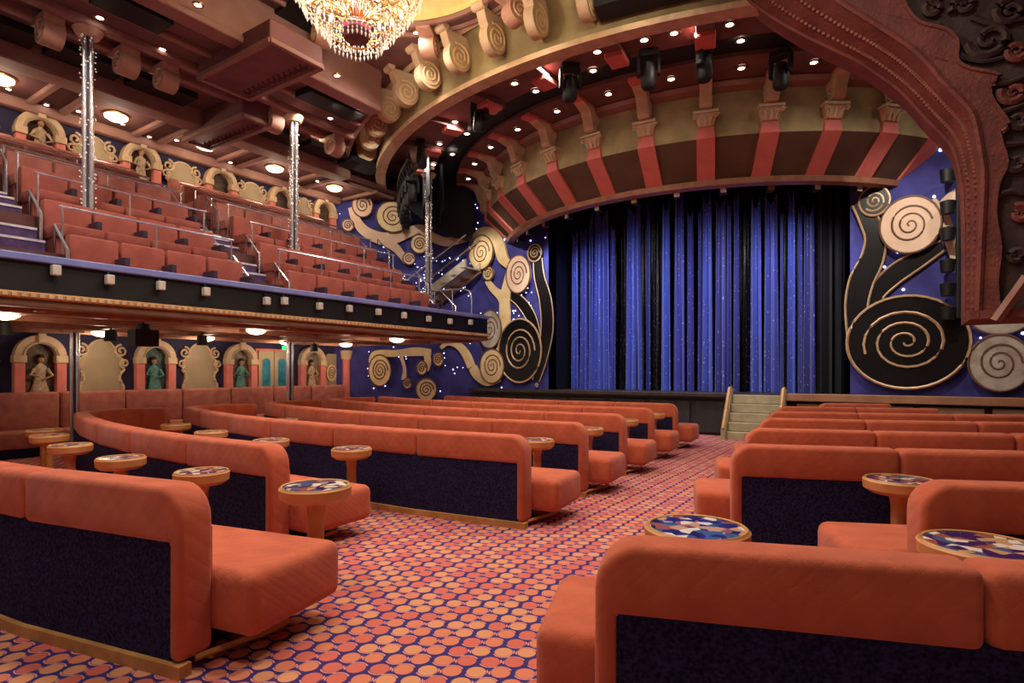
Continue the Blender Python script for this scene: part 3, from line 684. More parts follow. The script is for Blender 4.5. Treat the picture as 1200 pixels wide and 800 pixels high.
def niche(y, z0, zs, half, label, pm, robe, pose, cols=True, grp=None):
    # z0 sill, zs springing of the arch; the arch is a half ring
    t = thing('arched_niche', label, 'niche', (-13.5, y, z0), 0, grp); H = zs - z0; ro, ri = half, half * .6
    K = 16; P_ = [(0, ro * math.cos(math.pi * k / K), H + ro * math.sin(math.pi * k / K)) for k in range(K + 1)]
    Q_ = [(0, ri * math.cos(math.pi * k / K), H + ri * math.sin(math.pi * k / K)) for k in range(K + 1)]
    MB().strip(P_, Q_, (.16, 0, 0)).build('arch', 'cream', t, smooth=True)
    MB().tube([(.16, (ri + .03) * math.cos(math.pi * k / K), H + (ri + .03) * math.sin(math.pi * k / K)) for k in range(K + 1)], .02, 5).build('arch_bead', 'wallcream', t)
    MB().box(.14, .21, -.06, .06, H + ri + .02, H + ro + .03).build('keystone', 'cream', t, bevel=.01)
    for s_ in (-1, 1):
        a, c = sorted((s_ * ri, s_ * ro))
        MB().box(0, .15, a, c, 0, H - .12).build('column', 'rosepink', t, bevel=.01)
        o = MB().box(0, .18, a - .02, c + .02, H - .12, H + .02).build('capital', 'cream', t, bevel=.015)
    MB().prism([(.0, -ri, 0), (.0, ri, 0)] + [(.0, ri * math.cos(math.pi * k / K), H + ri * math.sin(math.pi * k / K)) for k in range(K + 1)], (.02, 0, 0)).build('backing', pm, t)
    MB().box(0, .2, -ri, ri, -.02, .05).build('sill', 'cream', t, bevel=.01)
    if robe:
        f_ = figure(t, robe, pose); f_.location = (.02, 0, .05)
    return t
lowl = ['lower niche holding a pale robed figure, leftmost under the balcony', 'lower niche holding a figure in teal robes', 'lower niche with pale figure left of the teal doors', 'lower narrow niche right of the teal glass doors']
for y, l, pm, rb, ps in zip((4.2, 6.24, 8.21, 10.3), lowl, ('paint_a', 'paint_b', 'paint_c', 'paint_c'), ('robe_white', 'robe_teal', 'robe_teal', 'robe_white'), (.2, -.3, .3, 0)):
    niche(y, .95, 1.78, .40, l, pm, rb, ps, grp='niches under the balcony')
upl = ['upper niche at far left above the balcony seats', 'upper niche right of the first chrome column', 'upper niche between the two tall chrome columns', 'upper niche just right of the second chrome column', 'small upper niche nearest the blue star wall']
for y, l in zip((4.2, 5.95, 7.7, 9.35, 10.7), upl):
    niche(y, 5.4, 5.98, .38, l, 'paint_a', 'robe_white' if y < 7 else None, .2, grp='niches above the balcony')
def curl(c, r, hand, a0, x=.06): return [(x, a, b_) for a, b_ in spiral(c, r, 1.5, 20, a0, hand, .2)]
def wall_panel(y0, y1, z0, z1, label, grp):
    t = thing('wall_panel', label, 'wall panel', (-13.5, (y0 + y1) / 2, z0), 0, grp); h = (y1 - y0) / 2; H = z1 - z0
    prof = [(0, -h, 0), (0, h, 0), (0, h * .94, H * .55), (0, h, H * .68), (0, h * .72, H * .74)] + [(0, h * .7 * math.cos(math.pi * k / 10), H * .76 + H * .24 * math.sin(math.pi * k / 10)) for k in range(11)] + [(0, -h * .72, H * .74), (0, -h, H * .68), (0, -h * .94, H * .55)]
    MB().prism(prof, (.05, 0, 0)).build('field', 'wallcream', t)
    MB().tube([(.05, p[1], p[2]) for p in prof[2:]], .022, 5).build('edge', 'cream', t)
    for s_ in (-1, 1):
        MB().tube(curl((s_ * (h - .02), H * .82), .13, s_, 90 if s_ > 0 else 90), .025, 5).build('curl', 'cream', t, smooth=True)
        MB().tube(curl((s_ * (h + .04), H * .6), .1, -s_, 270), .025, 5).build('curl', 'cream', t, smooth=True)
        MB().tube(smooth_path([(.06, s_ * (h + .04), H * .5), (.06, s_ * (h - .06), H * .36), (.06, s_ * (h + .02), H * .18), (.06, s_ * (h - .02), 0)], 4), .03, 5).build('stem', 'cream', t, smooth=True)
    return t
for y0, y1, l in ((2.85, 3.5, 'cream wall panel at the left photo edge under the balcony'), (4.85, 5.6, 'cream wall panel behind the under-balcony chrome column'), (6.85, 7.6, 'cream wall panel between the teal figure and the doors')):
    wall_panel(y0, y1, .95, 2.14, l, 'cream panels under the balcony')
for y0, y1, l in ((2.6, 3.5, 'upper cream panel at the left photo edge'), (4.75, 5.4, 'upper cream panel behind the first chrome column'), (6.5, 7.15, 'upper cream panel left of the middle niche'), (8.2, 8.85, 'upper cream panel beside the second chrome column'), (9.85, 10.3, 'upper narrow cream panel near the star wall')):
    wall_panel(y0, y1, 5.35, 6.22, l, 'cream panels above the balcony')
# panel with an oval scroll, at the end of the wall under the balcony
t = thing('wall_panel', 'narrow wall panel with an oval scroll disc under the balcony', 'wall panel', (-13.5, 11.0, .95)); 
PWl = Plane((-13.5, -4), (-13.5, 11.1))
q = MB().prism([(0, -.34, 0), (0, .3, 0), (0, .3, .85), (0, .15, 1.05), (0, -.15, 1.05), (0, -.34, .85)], (.05, 0, 0)).build('field', 'wallcream', t)
N_ = 24; q2 = MB().prism([(.05, -.05 + .17 * math.cos(2 * math.pi * i / N_), .5 + .24 * math.sin(2 * math.pi * i / N_)) for i in range(N_)], (.05, 0, 0)).build('scroll_disc', 'gold', t)
MB().tube([(.1, -.05 + .17 * a, .5 + .24 * b_) for a, b_ in spiral((0, 0), .8, 2.5, 40)], .014, 4).build('spiral_line', 'line', q2)
pc = thing('half_column', 'pink half column at the corner of the blue wall', 'column', PC.w(.35, 0, .02)); 
for nm, r_, z0, z1, m_ in (('base', .15, .0, .2, 'cream'), ('shaft', .11, .2, 1.85, 'rosepink'), ('capital', .15, 1.85, 2.1, 'cream')):
    MB().lathe([(.001, z0), (r_, z0), (r_ if nm != 'capital' else r_ + .04, z1), (.001, z1)], (0, 0), 14).build(nm, m_, pc, smooth=True)
# double doors with teal glass
d = setting('door_1', 'cream double doors with teal glass under the balcony', (-13.5, 9.1, 0))
MB().box(0, .08, -.5, .5, 0, 2.08).build('frame', 'rosepink', d, bevel=.01)
for s_ in (-1, 1):
    a, c = sorted((s_ * .01, s_ * .44)); lf = MB().box(.05, .12, a, c, .0, 2.02).build('door_leaf', 'wallcream', d, bevel=.01)
    K = 12; m0 = (a + c) / 2
    MB().prism([(.12, m0 - .11, 1.0), (.12, m0 + .11, 1.0)] + [(.12, m0 + .11 * math.cos(math.pi * k / K), 1.75 + .08 * math.sin(math.pi * k / K)) for k in range(K + 1)], (.01, 0, 0)).build('pane', 'teal', lf)
    MB().tube([(.15, s_ * .05, .95), (.15, s_ * .05, 1.15)], .015, 6).build('handle', 'brass', lf)
tag(MB().box(-13.42, -13.36, 9.35, 9.6, 2.06, 2.17).build('exit_sign', 'sign'), 'small lit green sign over the teal doors', 'sign')
# banquette along the wall
bq = thing('wall_banquette', 'long rose banquette running along the wall below the niches', 'banquette', (-13.02, 4, 0))
for i in range(11):
    y0 = -5.2 + i * 1.12
    MB().box(-.25, -.02, y0, y0 + 1.11, .42, 1.12).build('back_cushion', 'seatrose_and_lit', bq, bevel=.06, seg=3, smooth=True)
    MB().box(-.05, .5, y0, y0 + 1.11, .16, .46).build('seat_cushion', 'seatrose_and_lit', bq, bevel=.05, seg=3, smooth=True)
MB().box(-.24, .42, -5.2, 7.1, .0, .18).build('plinth', 'navy', bq)

# ================================================================== BALCONY: seats, stairs, rails, columns
def seat_meshes(w, deep):
    h = w / 2 - .012
    bk = MB().box(-.06, .10, -h, h, .32, .85).mesh('backrest', True, .035, 2)
    cu = MB().box(.06, deep, -h, h, .28, .46).mesh('seat_cushion', True, .035, 2)
    ba = MB().box(.0, deep - .08, -h + .03, h - .03, 0, .3).mesh('base')
    am = MB().box(.10, deep - .12, h - .06, h + .01, .462, .60); am.box(deep - .2, deep - .12, h - .05, h + .005, .463, .5)
    return bk, cu, ba, am.mesh('armrest', False, .012)
SEG = ((1.0, 2.25, 2, 'block beyond the left stairs'), (3.08, 5.5, 4, 'block between left and middle stairs'), (6.32, 10.05, 6, 'block right of the middle stairs'))
rowname = ['front balcony row', 'second balcony row', 'third balcony row', 'fourth balcony row', 'fifth balcony row', 'sixth balcony row', 'back balcony row']
for (a, b2, n, where) in SEG:
    wd = (b2 - a) / n
    for deep in (.52, .42):
        ms = seat_meshes(wd, deep)
        for i in range(7):
            if (i < 3) != (deep == .52): continue
            for k in range(n):
                pos = ORD[k] + ' from the left' if n > 2 else ('left one' if k == 0 else 'right one')
                t = thing('theatre_chair', f'{"red" if i < 3 else "lit-pink"} chair in {rowname[i]}, {where}, {pos}', 'chair', (TX[i], a + wd * (k + .5), TZ[i]), 0, 'balcony chairs')
                m_ = 'seatred' if i < 3 else 'seatrose_and_lit'  # upper rows: light falling there is put into a pinker cloth colour
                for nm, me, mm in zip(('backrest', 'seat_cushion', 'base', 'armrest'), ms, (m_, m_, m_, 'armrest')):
                    o = bpy.data.objects.new(nm, me); COL.objects.link(o); o.parent = t
                    if not me.materials: me.materials.append(None)
                    o.material_slots[0].link = 'OBJECT'; o.material_slots[0].material = MATS[mm]
# stairs up through the tiers
def balcony_stair(y0, y1, label):
    t = thing('balcony_stairs', label, 'stairs', (-9, (y0 + y1) / 2, 2.43), 0, 'balcony stairs'); h = (y1 - y0) / 2
    steps = []; 
    for i in range(6):
        xa, xb, za, zb = TX[i] + .5, TX[i + 1] + .5, TZ[i], TZ[i + 1]
        n = 3 if i < 2 else 2
        for k in range(n):
            steps.append((xa - (xa - xb) * k / n - .12, za + (zb - za) * (k + 1) / n))
    for (x, z) in steps:
        s_ = MB().box(x - .5 + 9, x + 9, -h, h, z - 2.43 - .3, z - 2.43).build('step', 'stair', t)
        MB().box(x - .03 + 9, x + .008 + 9, -h, h, z - 2.43 - .025, z - 2.43 + .006).build('nosing', 'nosing', s_)
    return t
ST = ((2.3, 3.02), (5.55, 6.27), (10.1, 10.85))
for (a, b2), l in zip(ST, ('purple balcony stairs at the left photo edge', 'purple balcony stairs between two seat blocks', 'purple balcony stairs nearest the stage')): balcony_stair(a, b2, l)
HR = ('at the foot', 'half way up', 'near the top')
for (a, b2), w_ in zip(ST, ('left balcony stairs', 'middle balcony stairs', 'right balcony stairs')):
    for yy, sd in ((a - .028, 'left'), (b2 + .028, 'right')):
        for j, (x, z) in enumerate(((-8.62 - .2, 2.43), (-9.7, 3.03), (-11.05, 4.0))):
            o = thing('handrail', f'chrome handrail on the {sd} side of the {w_}, {HR[j]}', 'handrail', (x, yy, z), 0, 'chrome stair handrails')
            MB().tube([(0, 0, 0), (0, 0, .62), (-.42, 0, 1.0), (-.42, 0, .42)], .02, 6).build('rail', 'chrome', o, smooth=True)
            MB().lathe([(.001, 0), (.05, 0), (.05, .02), (.001, .02)], (0, 0), 10).build('foot_plate', 'chrome', o)
# long rails behind rows
for i, (x, z, h_) in enumerate(((-9.2, 3.03, .65), (-10.04, 3.65, .63), (-10.82, 4.0, .74), (-11.42, 4.25, .72), (-12.02, 4.55, .68), (-12.6, 4.8, .68))):
    for (a, b2, n_, where), ln in zip(SEG, ('left', 'middle', 'right')):
        o = thing('row_rail', f'long chrome rail behind the {rowname[i]} in the {ln} seat block', 'rail', (x, a, z), 0, 'chrome rails behind the rows')
        MB().tube([(0, 0, h_), (0, b2 - a, h_)], .017, 6).build('top_rail', 'chrome', o, smooth=True)
        np_ = max(2, n_ - 1 if i < 2 else n_ // 2 + 1)
        for k in range(np_):
            yy = .04 + (b2 - a - .08) * k / (np_ - 1)
            MB().tube([(0, yy, 0), (0, yy, h_)], .014, 5).build('post', 'chrome', o, smooth=True)
# chrome columns with crystal beads
def column(y, z0, z1, label, x0=-10.06):
    t = thing('chrome_column', label, 'column', (x0, y, z0), 0, 'chrome columns'); H = z1 - z0
    for k in range(4):
        g = k * math.pi / 2 + .4; MB().lathe([(.001, 0), (.03, 0), (.03, H), (.001, H)], (.06 * math.cos(g), .06 * math.sin(g)), 12).build('pipe', 'chrome', t, smooth=True)
    if H > 2.5: 
        mb = MB()
        for k in range(110):
            g = random.uniform(0, 6.28); z = random.uniform(.1, H - .05); r_ = .014; x, y_ = .1 * math.cos(g), .1 * math.sin(g)
            mb.add([(x + r_, y_, z), (x - r_, y_, z), (x, y_ + r_, z), (x, y_ - r_, z), (x, y_, z + r_), (x, y_, z - r_)], [(0, 2, 4), (2, 1, 4), (1, 3, 4), (3, 0, 4), (2, 0, 5), (1, 2, 5), (3, 1, 5), (0, 3, 5)])
        stuff(mb.build('crystal_beads', 'crystal', t))
    MB().lathe([(.001, .02), (.05, .02), (.05, H - .05), (.001, H - .05)], (0, 0), 10).build('core', 'armrest', t, smooth=True)
    MB().lathe([(.001, H - .1), (.14, H - .1), (.2, H), (.001, H)], (0, 0), 14).build('capital', 'cream', t, smooth=True)
    MB().lathe([(.001, 0), (.19, 0), (.19, .05), (.001, .05)], (0, 0), 14).build('base', 'chrome', t, smooth=True)
for y, l in ((3.73, 'tall beaded chrome column on the left of the balcony'), (7.28, 'tall beaded chrome column amid the balcony seats'), (11.3, 'slim chrome column at the stage end of the balcony')): column(y, 3.65 if y < 11 else 2.43, 6.58, l)
for y, l in ((4.25, 'chrome column under the balcony near the pale robed niche'), (8.58, 'chrome column under the balcony near the teal doors')): column(y, 0, 2.28, l, -12.0)
# diagonal stair ramp at the stage end of the balcony
t = thing('end_stairs', 'steep grey stairs rising at the stage end of the balcony', 'stairs', (-11.6, 11.9, 2.3))
a, c = Vector((-1.0, .3, .15)), Vector((1.35, 1.5, 2.1))
for s_ in (-.35, .35):
    MB().hexa([a + Vector((0, s_, 0)), a + Vector((0, s_ + .08, 0)), c + Vector((0, s_ + .08, 0)), c + Vector((0, s_, 0))], [p + Vector((0, 0, .3)) for p in (a + Vector((0, s_, 0)), a + Vector((0, s_ + .08, 0)), c + Vector((0, s_ + .08, 0)), c + Vector((0, s_, 0)))]).build('stringer', 'greyscroll', t)
    MB().tube([a + Vector((0, s_ + .04, .0)), a + Vector((0, s_ + .04, 1.0)), c + Vector((0, s_ + .04, 1.0))], .025, 6).build('handrail', 'chrome', t, smooth=True)
for k in range(9):
    p = a + (c - a) * (k + .5) / 9; MB().box(p.x - .16, p.x + .16, p.y - .35, p.y + .4, p.z + .16, p.z + .2).build('tread', 'greyscroll', t)
# chrome guard rail at the end of the ledge
o = thing('guard_rail', 'chrome guard rail at the stage end of the blue ledge', 'rail', (-8.75, 11.4, 2.84))
MB().tube(smooth_path([(0, 0, 0), (0, 0, .5), (-.15, 0, .68), (-.6, 0, .72), (-2.4, 0, .75)], 4), .022, 6).build('top_rail', 'chrome', o, smooth=True)
for x in (-.6, -1.2, -1.8, -2.35): MB().tube([(x, 0, 0), (x, 0, .73)], .016, 6).build('post', 'chrome', o, smooth=True)
# small white lamps on the balcony fascia
for i, (px, py) in enumerate(((64, 316), (127, 327), (187, 334), (240, 341), (311, 352), (332, 352), (373, 358), (408, 361), (442, 365), (472, 369), (501, 373), (526, 376), (550, 377))):
    p = at(px, py, x=-8.26)
    o = thing('fascia_lamp', f'small white lamp on the black balcony fascia, {ORD[i]} from the left', 'lamp', (-8.30, p.y, p.z), 0, 'lamps on the balcony fascia')
    MB().box(.0, .05, -.015, .015, -.05, .11).build('bracket', 'dark', o); MB().box(.03, .12, -.045, .045, -.07, .05).build('lamp_head', 'lampwhite', o, bevel=.012)
# black stage lamps hung under the balcony
for i, (px, py, l) in enumerate(((168, 390, 'black lamp with square door hanging under the balcony centre'), (130, 396, 'black lamp under the balcony left of the square one'), (237, 401, 'black lamp under the balcony above the third niche'), (368, 409, 'small black lamp under the balcony above the narrow niche'), (430, 413, 'small black lamp under the balcony above the oval spiral'), (5, 388, 'black lamp under the balcony at the left photo edge'))):
    p = at(px, py, z=2.06); o = thing('stage_lamp', l, 'lamp', (p.x, p.y, 2.285), 0, 'black lamps under the balcony')
    MB().tube([(0, 0, 0), (0, 0, -.16)], .015, 6).build('hanger', 'dark', o)
    MB().lathe([(.001, -.28), (.1, -.28), (.085, -.1), (.001, -.08)], (0, 0), 12).build('lamp_body', 'dark', o, smooth=True)
    if i == 0: MB().box(-.12, .12, -.16, .16, -.42, -.18).build('barn_door', 'dark', o)
# glowing crystal ceiling lights
def crystal_light(x, y, z, label, grp, r=.2, e=15):
    o = thing('crystal_light', label, 'ceiling light', (x, y, z), 0, grp)
    MB().lathe([(.001, 0), (r * 1.15, 0), (r * 1.15, -.02), (r, -.035)], (0, 0), 20).build('trim_ring', 'brass', o, smooth=True)
    MB().lathe([(r, -.02), (r * .95, -.07), (r * .6, -.11), (.001, -.13)], (0, 0), 16).build('glass_bowl', 'lenswarm', o)
    l = lamp('POINT', (0, 0, -.3), e, (1, .82, .62), .12); l.parent = o
for i, (y, w_) in enumerate(((3.4, 'at the left photo edge'), (5.15, 'right of the first chrome column'), (6.9, 'beyond the dropped panel'), (8.6, 'left of the second chrome column'), (10.4, 'nearest the gold ring'))):
    crystal_light(-12.62, y, 6.48, f'round crystal light over the balcony back rows {w_}', 'crystal lights over the balcony')
for i, (x, y) in enumerate(((-12.6, 1.6), (-12.6, 4.9), (-12.6, 6.9), (-12.6, 8.9), (-12.4, 10.6), (-9.5, 2.6), (-9.5, 6.1), (-9.5, 9.6))):
    crystal_light(x, y, 2.28, f'crystal light under the balcony, {ORD[i % 5]} along the {"wall" if x < -12 else "front"} from the left', 'crystal lights under the balcony', .17, 12)
# small downlights: one little trim ring with a bright lens
DLR = MB().lathe([(.075, .01), (.09, 0), (.085, -.02), (.055, -.02)], (0, 0), 14).mesh('trim_ring', True)
DLL = MB().lathe([(.055, -.012), (.03, -.026), (.001, -.03)], (0, 0), 12).mesh('lens', True)
def downlight(p, label, grp, s=1):
    o = thing('downlight', label, 'downlight', p, 0, grp); o.scale = (s, s, s); obj('trim_ring', DLR, 'brass', o); obj('lens', DLL, 'lens', o)
for i, (px, py, z) in enumerate(((117, 20, 6.7), (190, 57, 6.7), (232, 5, 6.7), (307, 106, 6.7), (387, 138, 6.7), (395, 88, 6.7))):
    downlight(at(px, py, z=z), f'bright downlight in the mauve ceiling, {ORD[i]} from the left', 'downlights in the side ceiling', .9)
for i, (px, py) in enumerate(((10, 104), (52, 124), (92, 130), (144, 145), (175, 160), (207, 164), (247, 176), (270, 190), (372, 212))):
    p = at(px, py, z=6.47); p.x = max(p.x, -13.2); downlight(p, f'small downlight over the balcony wall, {ORD[i]} from the left', 'downlights along the balcony wall', .7)
for i, (px, py) in enumerate(((488, 38), (452, 55))): downlight(at(px, py, z=7.39), f'downlight just below the chandelier, {"right" if i == 0 else "left"} one', 'downlights by the chandelier', .9)
RINGDL = [(603, 97), (628, 106), (700, 60), (695, 82), (755, 46), (790, 38), (855, 28), (868, 47), (533, 142), (525, 152), (547, 156), (515, 168), (512, 178), (530, 180), (578, 131), (508, 192)]
for i, (px, py) in enumerate(sorted(RINGDL)): downlight(at(px, py, z=6.98), f'bright downlight in the round ceiling, {ORD[i]} from the left', 'downlights in the round ceiling', 1.1)
for k in range(11):
    a = (k - 5) * 9.8; downlight(pol(a, 7.12, 6.945), f'bright downlight over the striped frieze between {ORD[k]} and {ORD[k + 1]} pilaster', 'downlights over the striped frieze', 1.1)

# ================================================================== SOFAS in curved rows
ML = 1.25
def sofa_meshes(hand, L, end):
    # local x = hand * distance from the aisle end, y towards the stage, z up
    X = lambda s_: hand * s_
    def bx(mb, s0, s1, y0, y1, z0, z1):
        a, c = sorted((X(s0), X(s1))); return mb.box(a, c, y0, y1, z0, z1)
    g = .004; out = {}
    if end:
        r = .17; arc = [(r - r * math.cos(R(90 * k / 6)), .88 - r + r * math.sin(R(90 * k / 6))) for k in range(7)]
        poly = [(0, .06)] + arc + [(L - g, .88), (L - g, .61), (.085, .61), (.085, .06)]
        mb = MB().prism([(X(a), 0, b_) for a, b_ in poly], (0, .2, 0)); out['back_cushion'] = mb.mesh('back_cushion', True, .034, 3)
        out['back_panel'] = bx(MB(), .08, L, .012, .14, .06, .63).mesh('back_panel')
        mb = bx(MB(), -.27, L - g, .19, .90, .13, .45); out['seat_cushion'] = mb.mesh('seat_cushion', True, .07, 4)
        out['plinth'] = bx(MB(), .15, L, .12, .58, .0, .2).mesh('plinth')
        mb = bx(MB(), -.02, L, -.02, .05, 0, .06); mb.tube([(X(.02), .1, .05), (X(-.1), .5, .05), (X(-.1), .62, .05)], .018, 5); out['base_trim'] = mb.mesh('base_trim', False)
    else:
        mb = bx(MB(), g, L - g, 0, .2, .61, .88); out['back_cushion'] = mb.mesh('back_cushion', True, .045, 3)
        out['back_panel'] = bx(MB(), -.005, L + .005, .012, .14, .06, .63).mesh('back_panel')
        mb = bx(MB(), g, L - g, .19, .90, .13, .45); out['seat_cushion'] = mb.mesh('seat_cushion', True, .06, 3)
        out['plinth'] = bx(MB(), 0, L, .12, .58, 0, .2).mesh('plinth')
        out['base_trim'] = bx(MB(), 0, L, -.02, .05, 0, .06).mesh('base_trim')
    out['back_lining'] = bx(MB(), .02 if end else 0, L, .13, .205, .4, .66).mesh('back_lining')
    return out
SM = {(h, e): sofa_meshes(h, ML, e) for h in (-1, 1) for e in (True, False)}
SM.update({('c', h): sofa_meshes(h, .42, False) for h in (-1, 1)})
SMAT = dict(back_cushion='orange', back_panel='navy', seat_cushion='orange', plinth='dark', base_trim='goldtrim', back_lining='orange')
def sofa(k, xs, hand, n, label, curl_n=0, grp=None, zs=1, tilt=0, dy=0):
    Y0 = 1.24 + 1.6 * k + dy; f_ = lambda x: Y0 + (x + 5.5) ** 2 / 29.2
    x, y = xs, f_(xs); t = thing('sofa', label, 'sofa', (x, y, 0), 0, grp); base = Vector((x, y, 0)); p = base.copy(); t.scale.z = zs; t.rotation_euler.z = tilt
    for i in range(n + curl_n):
        if i < n:
            mid = p.x + hand * ML / 2; ang = math.atan((mid + 5.5) / 14.6); ms = SM[(hand, i == 0)]; L = ML
        else:
            ang += -hand * 0 + (R(-30) if hand < 0 else R(30)); ms = SM[('c', hand)]; L = .42
        for nm, me in ms.items():
            if i >= n and nm == 'base_trim' and False: continue
            obj(nm, me, SMAT[nm], t, p - base, ang)
        p = p + Vector((hand * L * math.cos(ang), hand * L * math.sin(ang), 0))
    return t
EL = [-2.92, -4.3, -2.95, -3.1, -3.25, -3.4, -3.5]
LN = ['nearest left sofa row at the lower left photo corner', 'short second left sofa row ending at a small table', 'third left sofa row with long navy back beside the aisle', 'fourth left sofa row beside the aisle', 'fifth left sofa row beside the aisle', 'sixth left sofa row beside the aisle', 'front left sofa row closest to the stage']
for k in range(7):
    sofa(k, EL[k], -1, (7, 5, 6, 6, 6, 6, 5)[k], 'orange ' + LN[k], (0, 4, 4, 4, 4, 0, 0)[k], 'orange sofas left of the aisle', zs=1.05 if k == 0 else 1, tilt=R(4) if k == 0 else 0)
ER = [-.93, .12, -1.15, -1.35, -1.5, -1.65, -1.75, -1.25]
RN = ['nearest right sofa row at the lower right photo corner', 'short second right sofa row between two small tables', 'third right sofa row with navy back beside the aisle', 'fourth right sofa row beside the aisle', 'fifth right sofa row beside the aisle', 'sixth right sofa row beside the aisle', 'seventh right sofa row beside the aisle', 'front right sofa row closest to the stage lip']
for k in range(8):
    sofa(k, ER[k], 1, (3, 3, 3, 3, 3, 3, 2, 1)[k], 'orange ' + RN[k], 0, 'orange sofas right of the aisle', dy=(0, 0, 0, 0, 0, -.1, -.2, -.35)[k], zs=.98 if k == 0 else 1)

# ================================================================== small round drum tables
TT = MB().lathe([(.001, .6), (.2, .6), (.245, .63), (.25, .69), (.24, .70), (.225, .695), (.001, .692)], (0, 0), 28).mesh('table_top', True)
TM = MB().lathe([(.001, .694), (.222, .694), (.222, .699), (.001, .7)], (0, 0), 28).mesh('mosaic_inlay', True)
TR = MB().tube([(.232 * math.cos(g * math.pi / 14), .232 * math.sin(g * math.pi / 14), .697) for g in range(28)], .011, 5, True).mesh('rim', True)
TC = MB().lathe([(.001, .0), (.058, .0), (.058, .5), (.075, .6), (.001, .6)], (0, 0), 14).mesh('pedestal', True)
TB = MB().lathe([(.001, 0), (.085, 0), (.085, .012), (.06, .02), (.001, .02)], (0, 0), 20).mesh('base', True)
def table(x, y, label, grp='round tables behind the sofas', s=1, zs=1):
    t = thing('round_table', label, 'table', (x, y, 0), random.uniform(0, 6), grp); t.scale = (s, s, zs)
    for nm, me, m_ in (('table_top', TT, 'wood'), ('mosaic_inlay', TM, 'mosaic'), ('rim', TR, 'goldtrim'), ('pedestal', TC, 'wood'), ('base', TB, 'wood')): obj(nm, me, m_, t)
table(-3.39, 2.63, 'round mosaic table at the aisle end of the short second left row', s=.98)
table(-.91, 3.2, 'round mosaic table standing alone behind the nearest right sofa', s=1.12, zs=.93)
table(.352, 3.65, 'round mosaic table cut by the right photo edge', s=1.08, zs=.93)
table(.02, 5.17, 'round table behind the third right row beside the short sofa', s=.95)
rowt = ['nearest', 'second', 'third', 'fourth', 'fifth', 'sixth', 'front']
def rowY(k, x): return 1.24 + 1.6 * k + (x + 5.5) ** 2 / 29.2
for k, xs in ((1, (-4.64, -6.0, -7.5, -8.84, -9.7)), (2, (-4.71, -6.08, -7.6, -9.1)), (3, (-3.5, -5.1, -6.8, -8.5)), (4, (-3.6, -5.6, -7.8)), (5, (-3.7, -6.2, -9.0)), (6, (-3.8, -7.0))):
    for j, x in enumerate(xs):
        y = rowY(k, x) - .36
        if k == 2 and x < -9.5: y -= .05
        table(x, y, f'round drum table just behind the {rowt[k]} left sofa row, {ORD[j]} from the aisle', s=.82)
for j, (x, y) in enumerate(((-11.7, 2.6), (-12.25, 5.6), (-11.8, 1.6))): table(x, y, f'round drum table beside the wall banquette, {["middle one", "farthest one", "nearest one"][j]}', 'round tables by the wall', .82)

# ================================================================== chandelier
CHX, CHY, CHZ = -6.05, 5.35, 5.78
ch = thing('chandelier', 'large crystal chandelier glowing under the ceiling dome', 'chandelier', (CHX, CHY, CHZ))
MB().lathe([(.001, .28), (.12, .3), (.2, .36), (.12, .42), (.05, .46), (.04, 2.2), (.001, 2.2)], (0, 0), 16).build('stem', 'pinkglass', ch, smooth=True)
MB().lathe([(.001, .16), (.16, .18), (.2, .26), (.1, .34), (.001, .34)], (0, 0), 18).build('bottom_bowl', 'panelred', ch, smooth=True)
tiers = ((.34, .14, 18), (.52, .34, 24), (.7, .56, 30), (.86, .82, 36), (.98, 1.15, 40))
for (r_, z, n) in tiers:
    MB().tube([(r_ * math.cos(2 * math.pi * k / 40), r_ * math.sin(2 * math.pi * k / 40), z + .1) for k in range(40)], .014, 5, True).build('ring', 'brass', ch, smooth=True)
for k in range(18):
    g = 2 * math.pi * k / 18; c, s_ = math.cos(g), math.sin(g)
    MB().tube(smooth_path([(.06 * c, .06 * s_, .42), (.2 * c, .2 * s_, .9), (.5 * c, .5 * s_, 1.2), (.8 * c, .8 * s_, 1.1), (.96 * c, .96 * s_, 1.28)], 4), .011, 4).build('arm', 'brass', ch, smooth=True)
    MB().lathe([(.001, 1.3), (.025, 1.3), (.03, 1.36), (.012, 1.42), (.001, 1.44)], (.96 * c, .96 * s_), 8).build('bulb', 'bulb', ch, smooth=True)
    g += .17; c, s_ = math.cos(g), math.sin(g)
    MB().tube(smooth_path([(.06 * c, .06 * s_, .4), (.25 * c, .25 * s_, .62), (.5 * c, .5 * s_, .74), (.66 * c, .66 * s_, .66)], 4), .009, 4).build('arm', 'brass', ch, smooth=True)
    MB().lathe([(.001, .7), (.022, .7), (.026, .75), (.001, .82)], (.66 * c, .66 * s_), 8).build('bulb', 'bulb', ch, smooth=True)
mb = MB()
def drop(x, y, z, r_, h_):
    mb.add([(x + r_, y, z), (x, y + r_, z), (x - r_, y, z), (x, y - r_, z), (x, y, z + h_ * .4), (x, y, z - h_ * .6)], [(0, 1, 4), (1, 2, 4), (2, 3, 4), (3, 0, 4), (1, 0, 5), (2, 1, 5), (3, 2, 5), (0, 3, 5)])
for (r_, z, n) in tiers:
    for k in range(n * 2):
        g = 2 * math.pi * k / (n * 2); q = r_ + random.uniform(-.02, .02)
        for j in range(3): drop(q * math.cos(g), q * math.sin(g), z + .08 - j * .055, .014 + .004 * (j == 2), .05 + .03 * (j == 2))
for i in range(len(tiers) - 1):
    (r0, z0, _), (r1, z1, _) = tiers[i], tiers[i + 1]
    for k in range(36):
        g = 2 * math.pi * k / 36
        for j in range(1, 6):
            t = j / 6; r_ = r0 + (r1 - r0) * t; z = z0 + (z1 - z0) * t + .1 - .12 * math.sin(math.pi * t); drop(r_ * math.cos(g), r_ * math.sin(g), z, .012, .035)
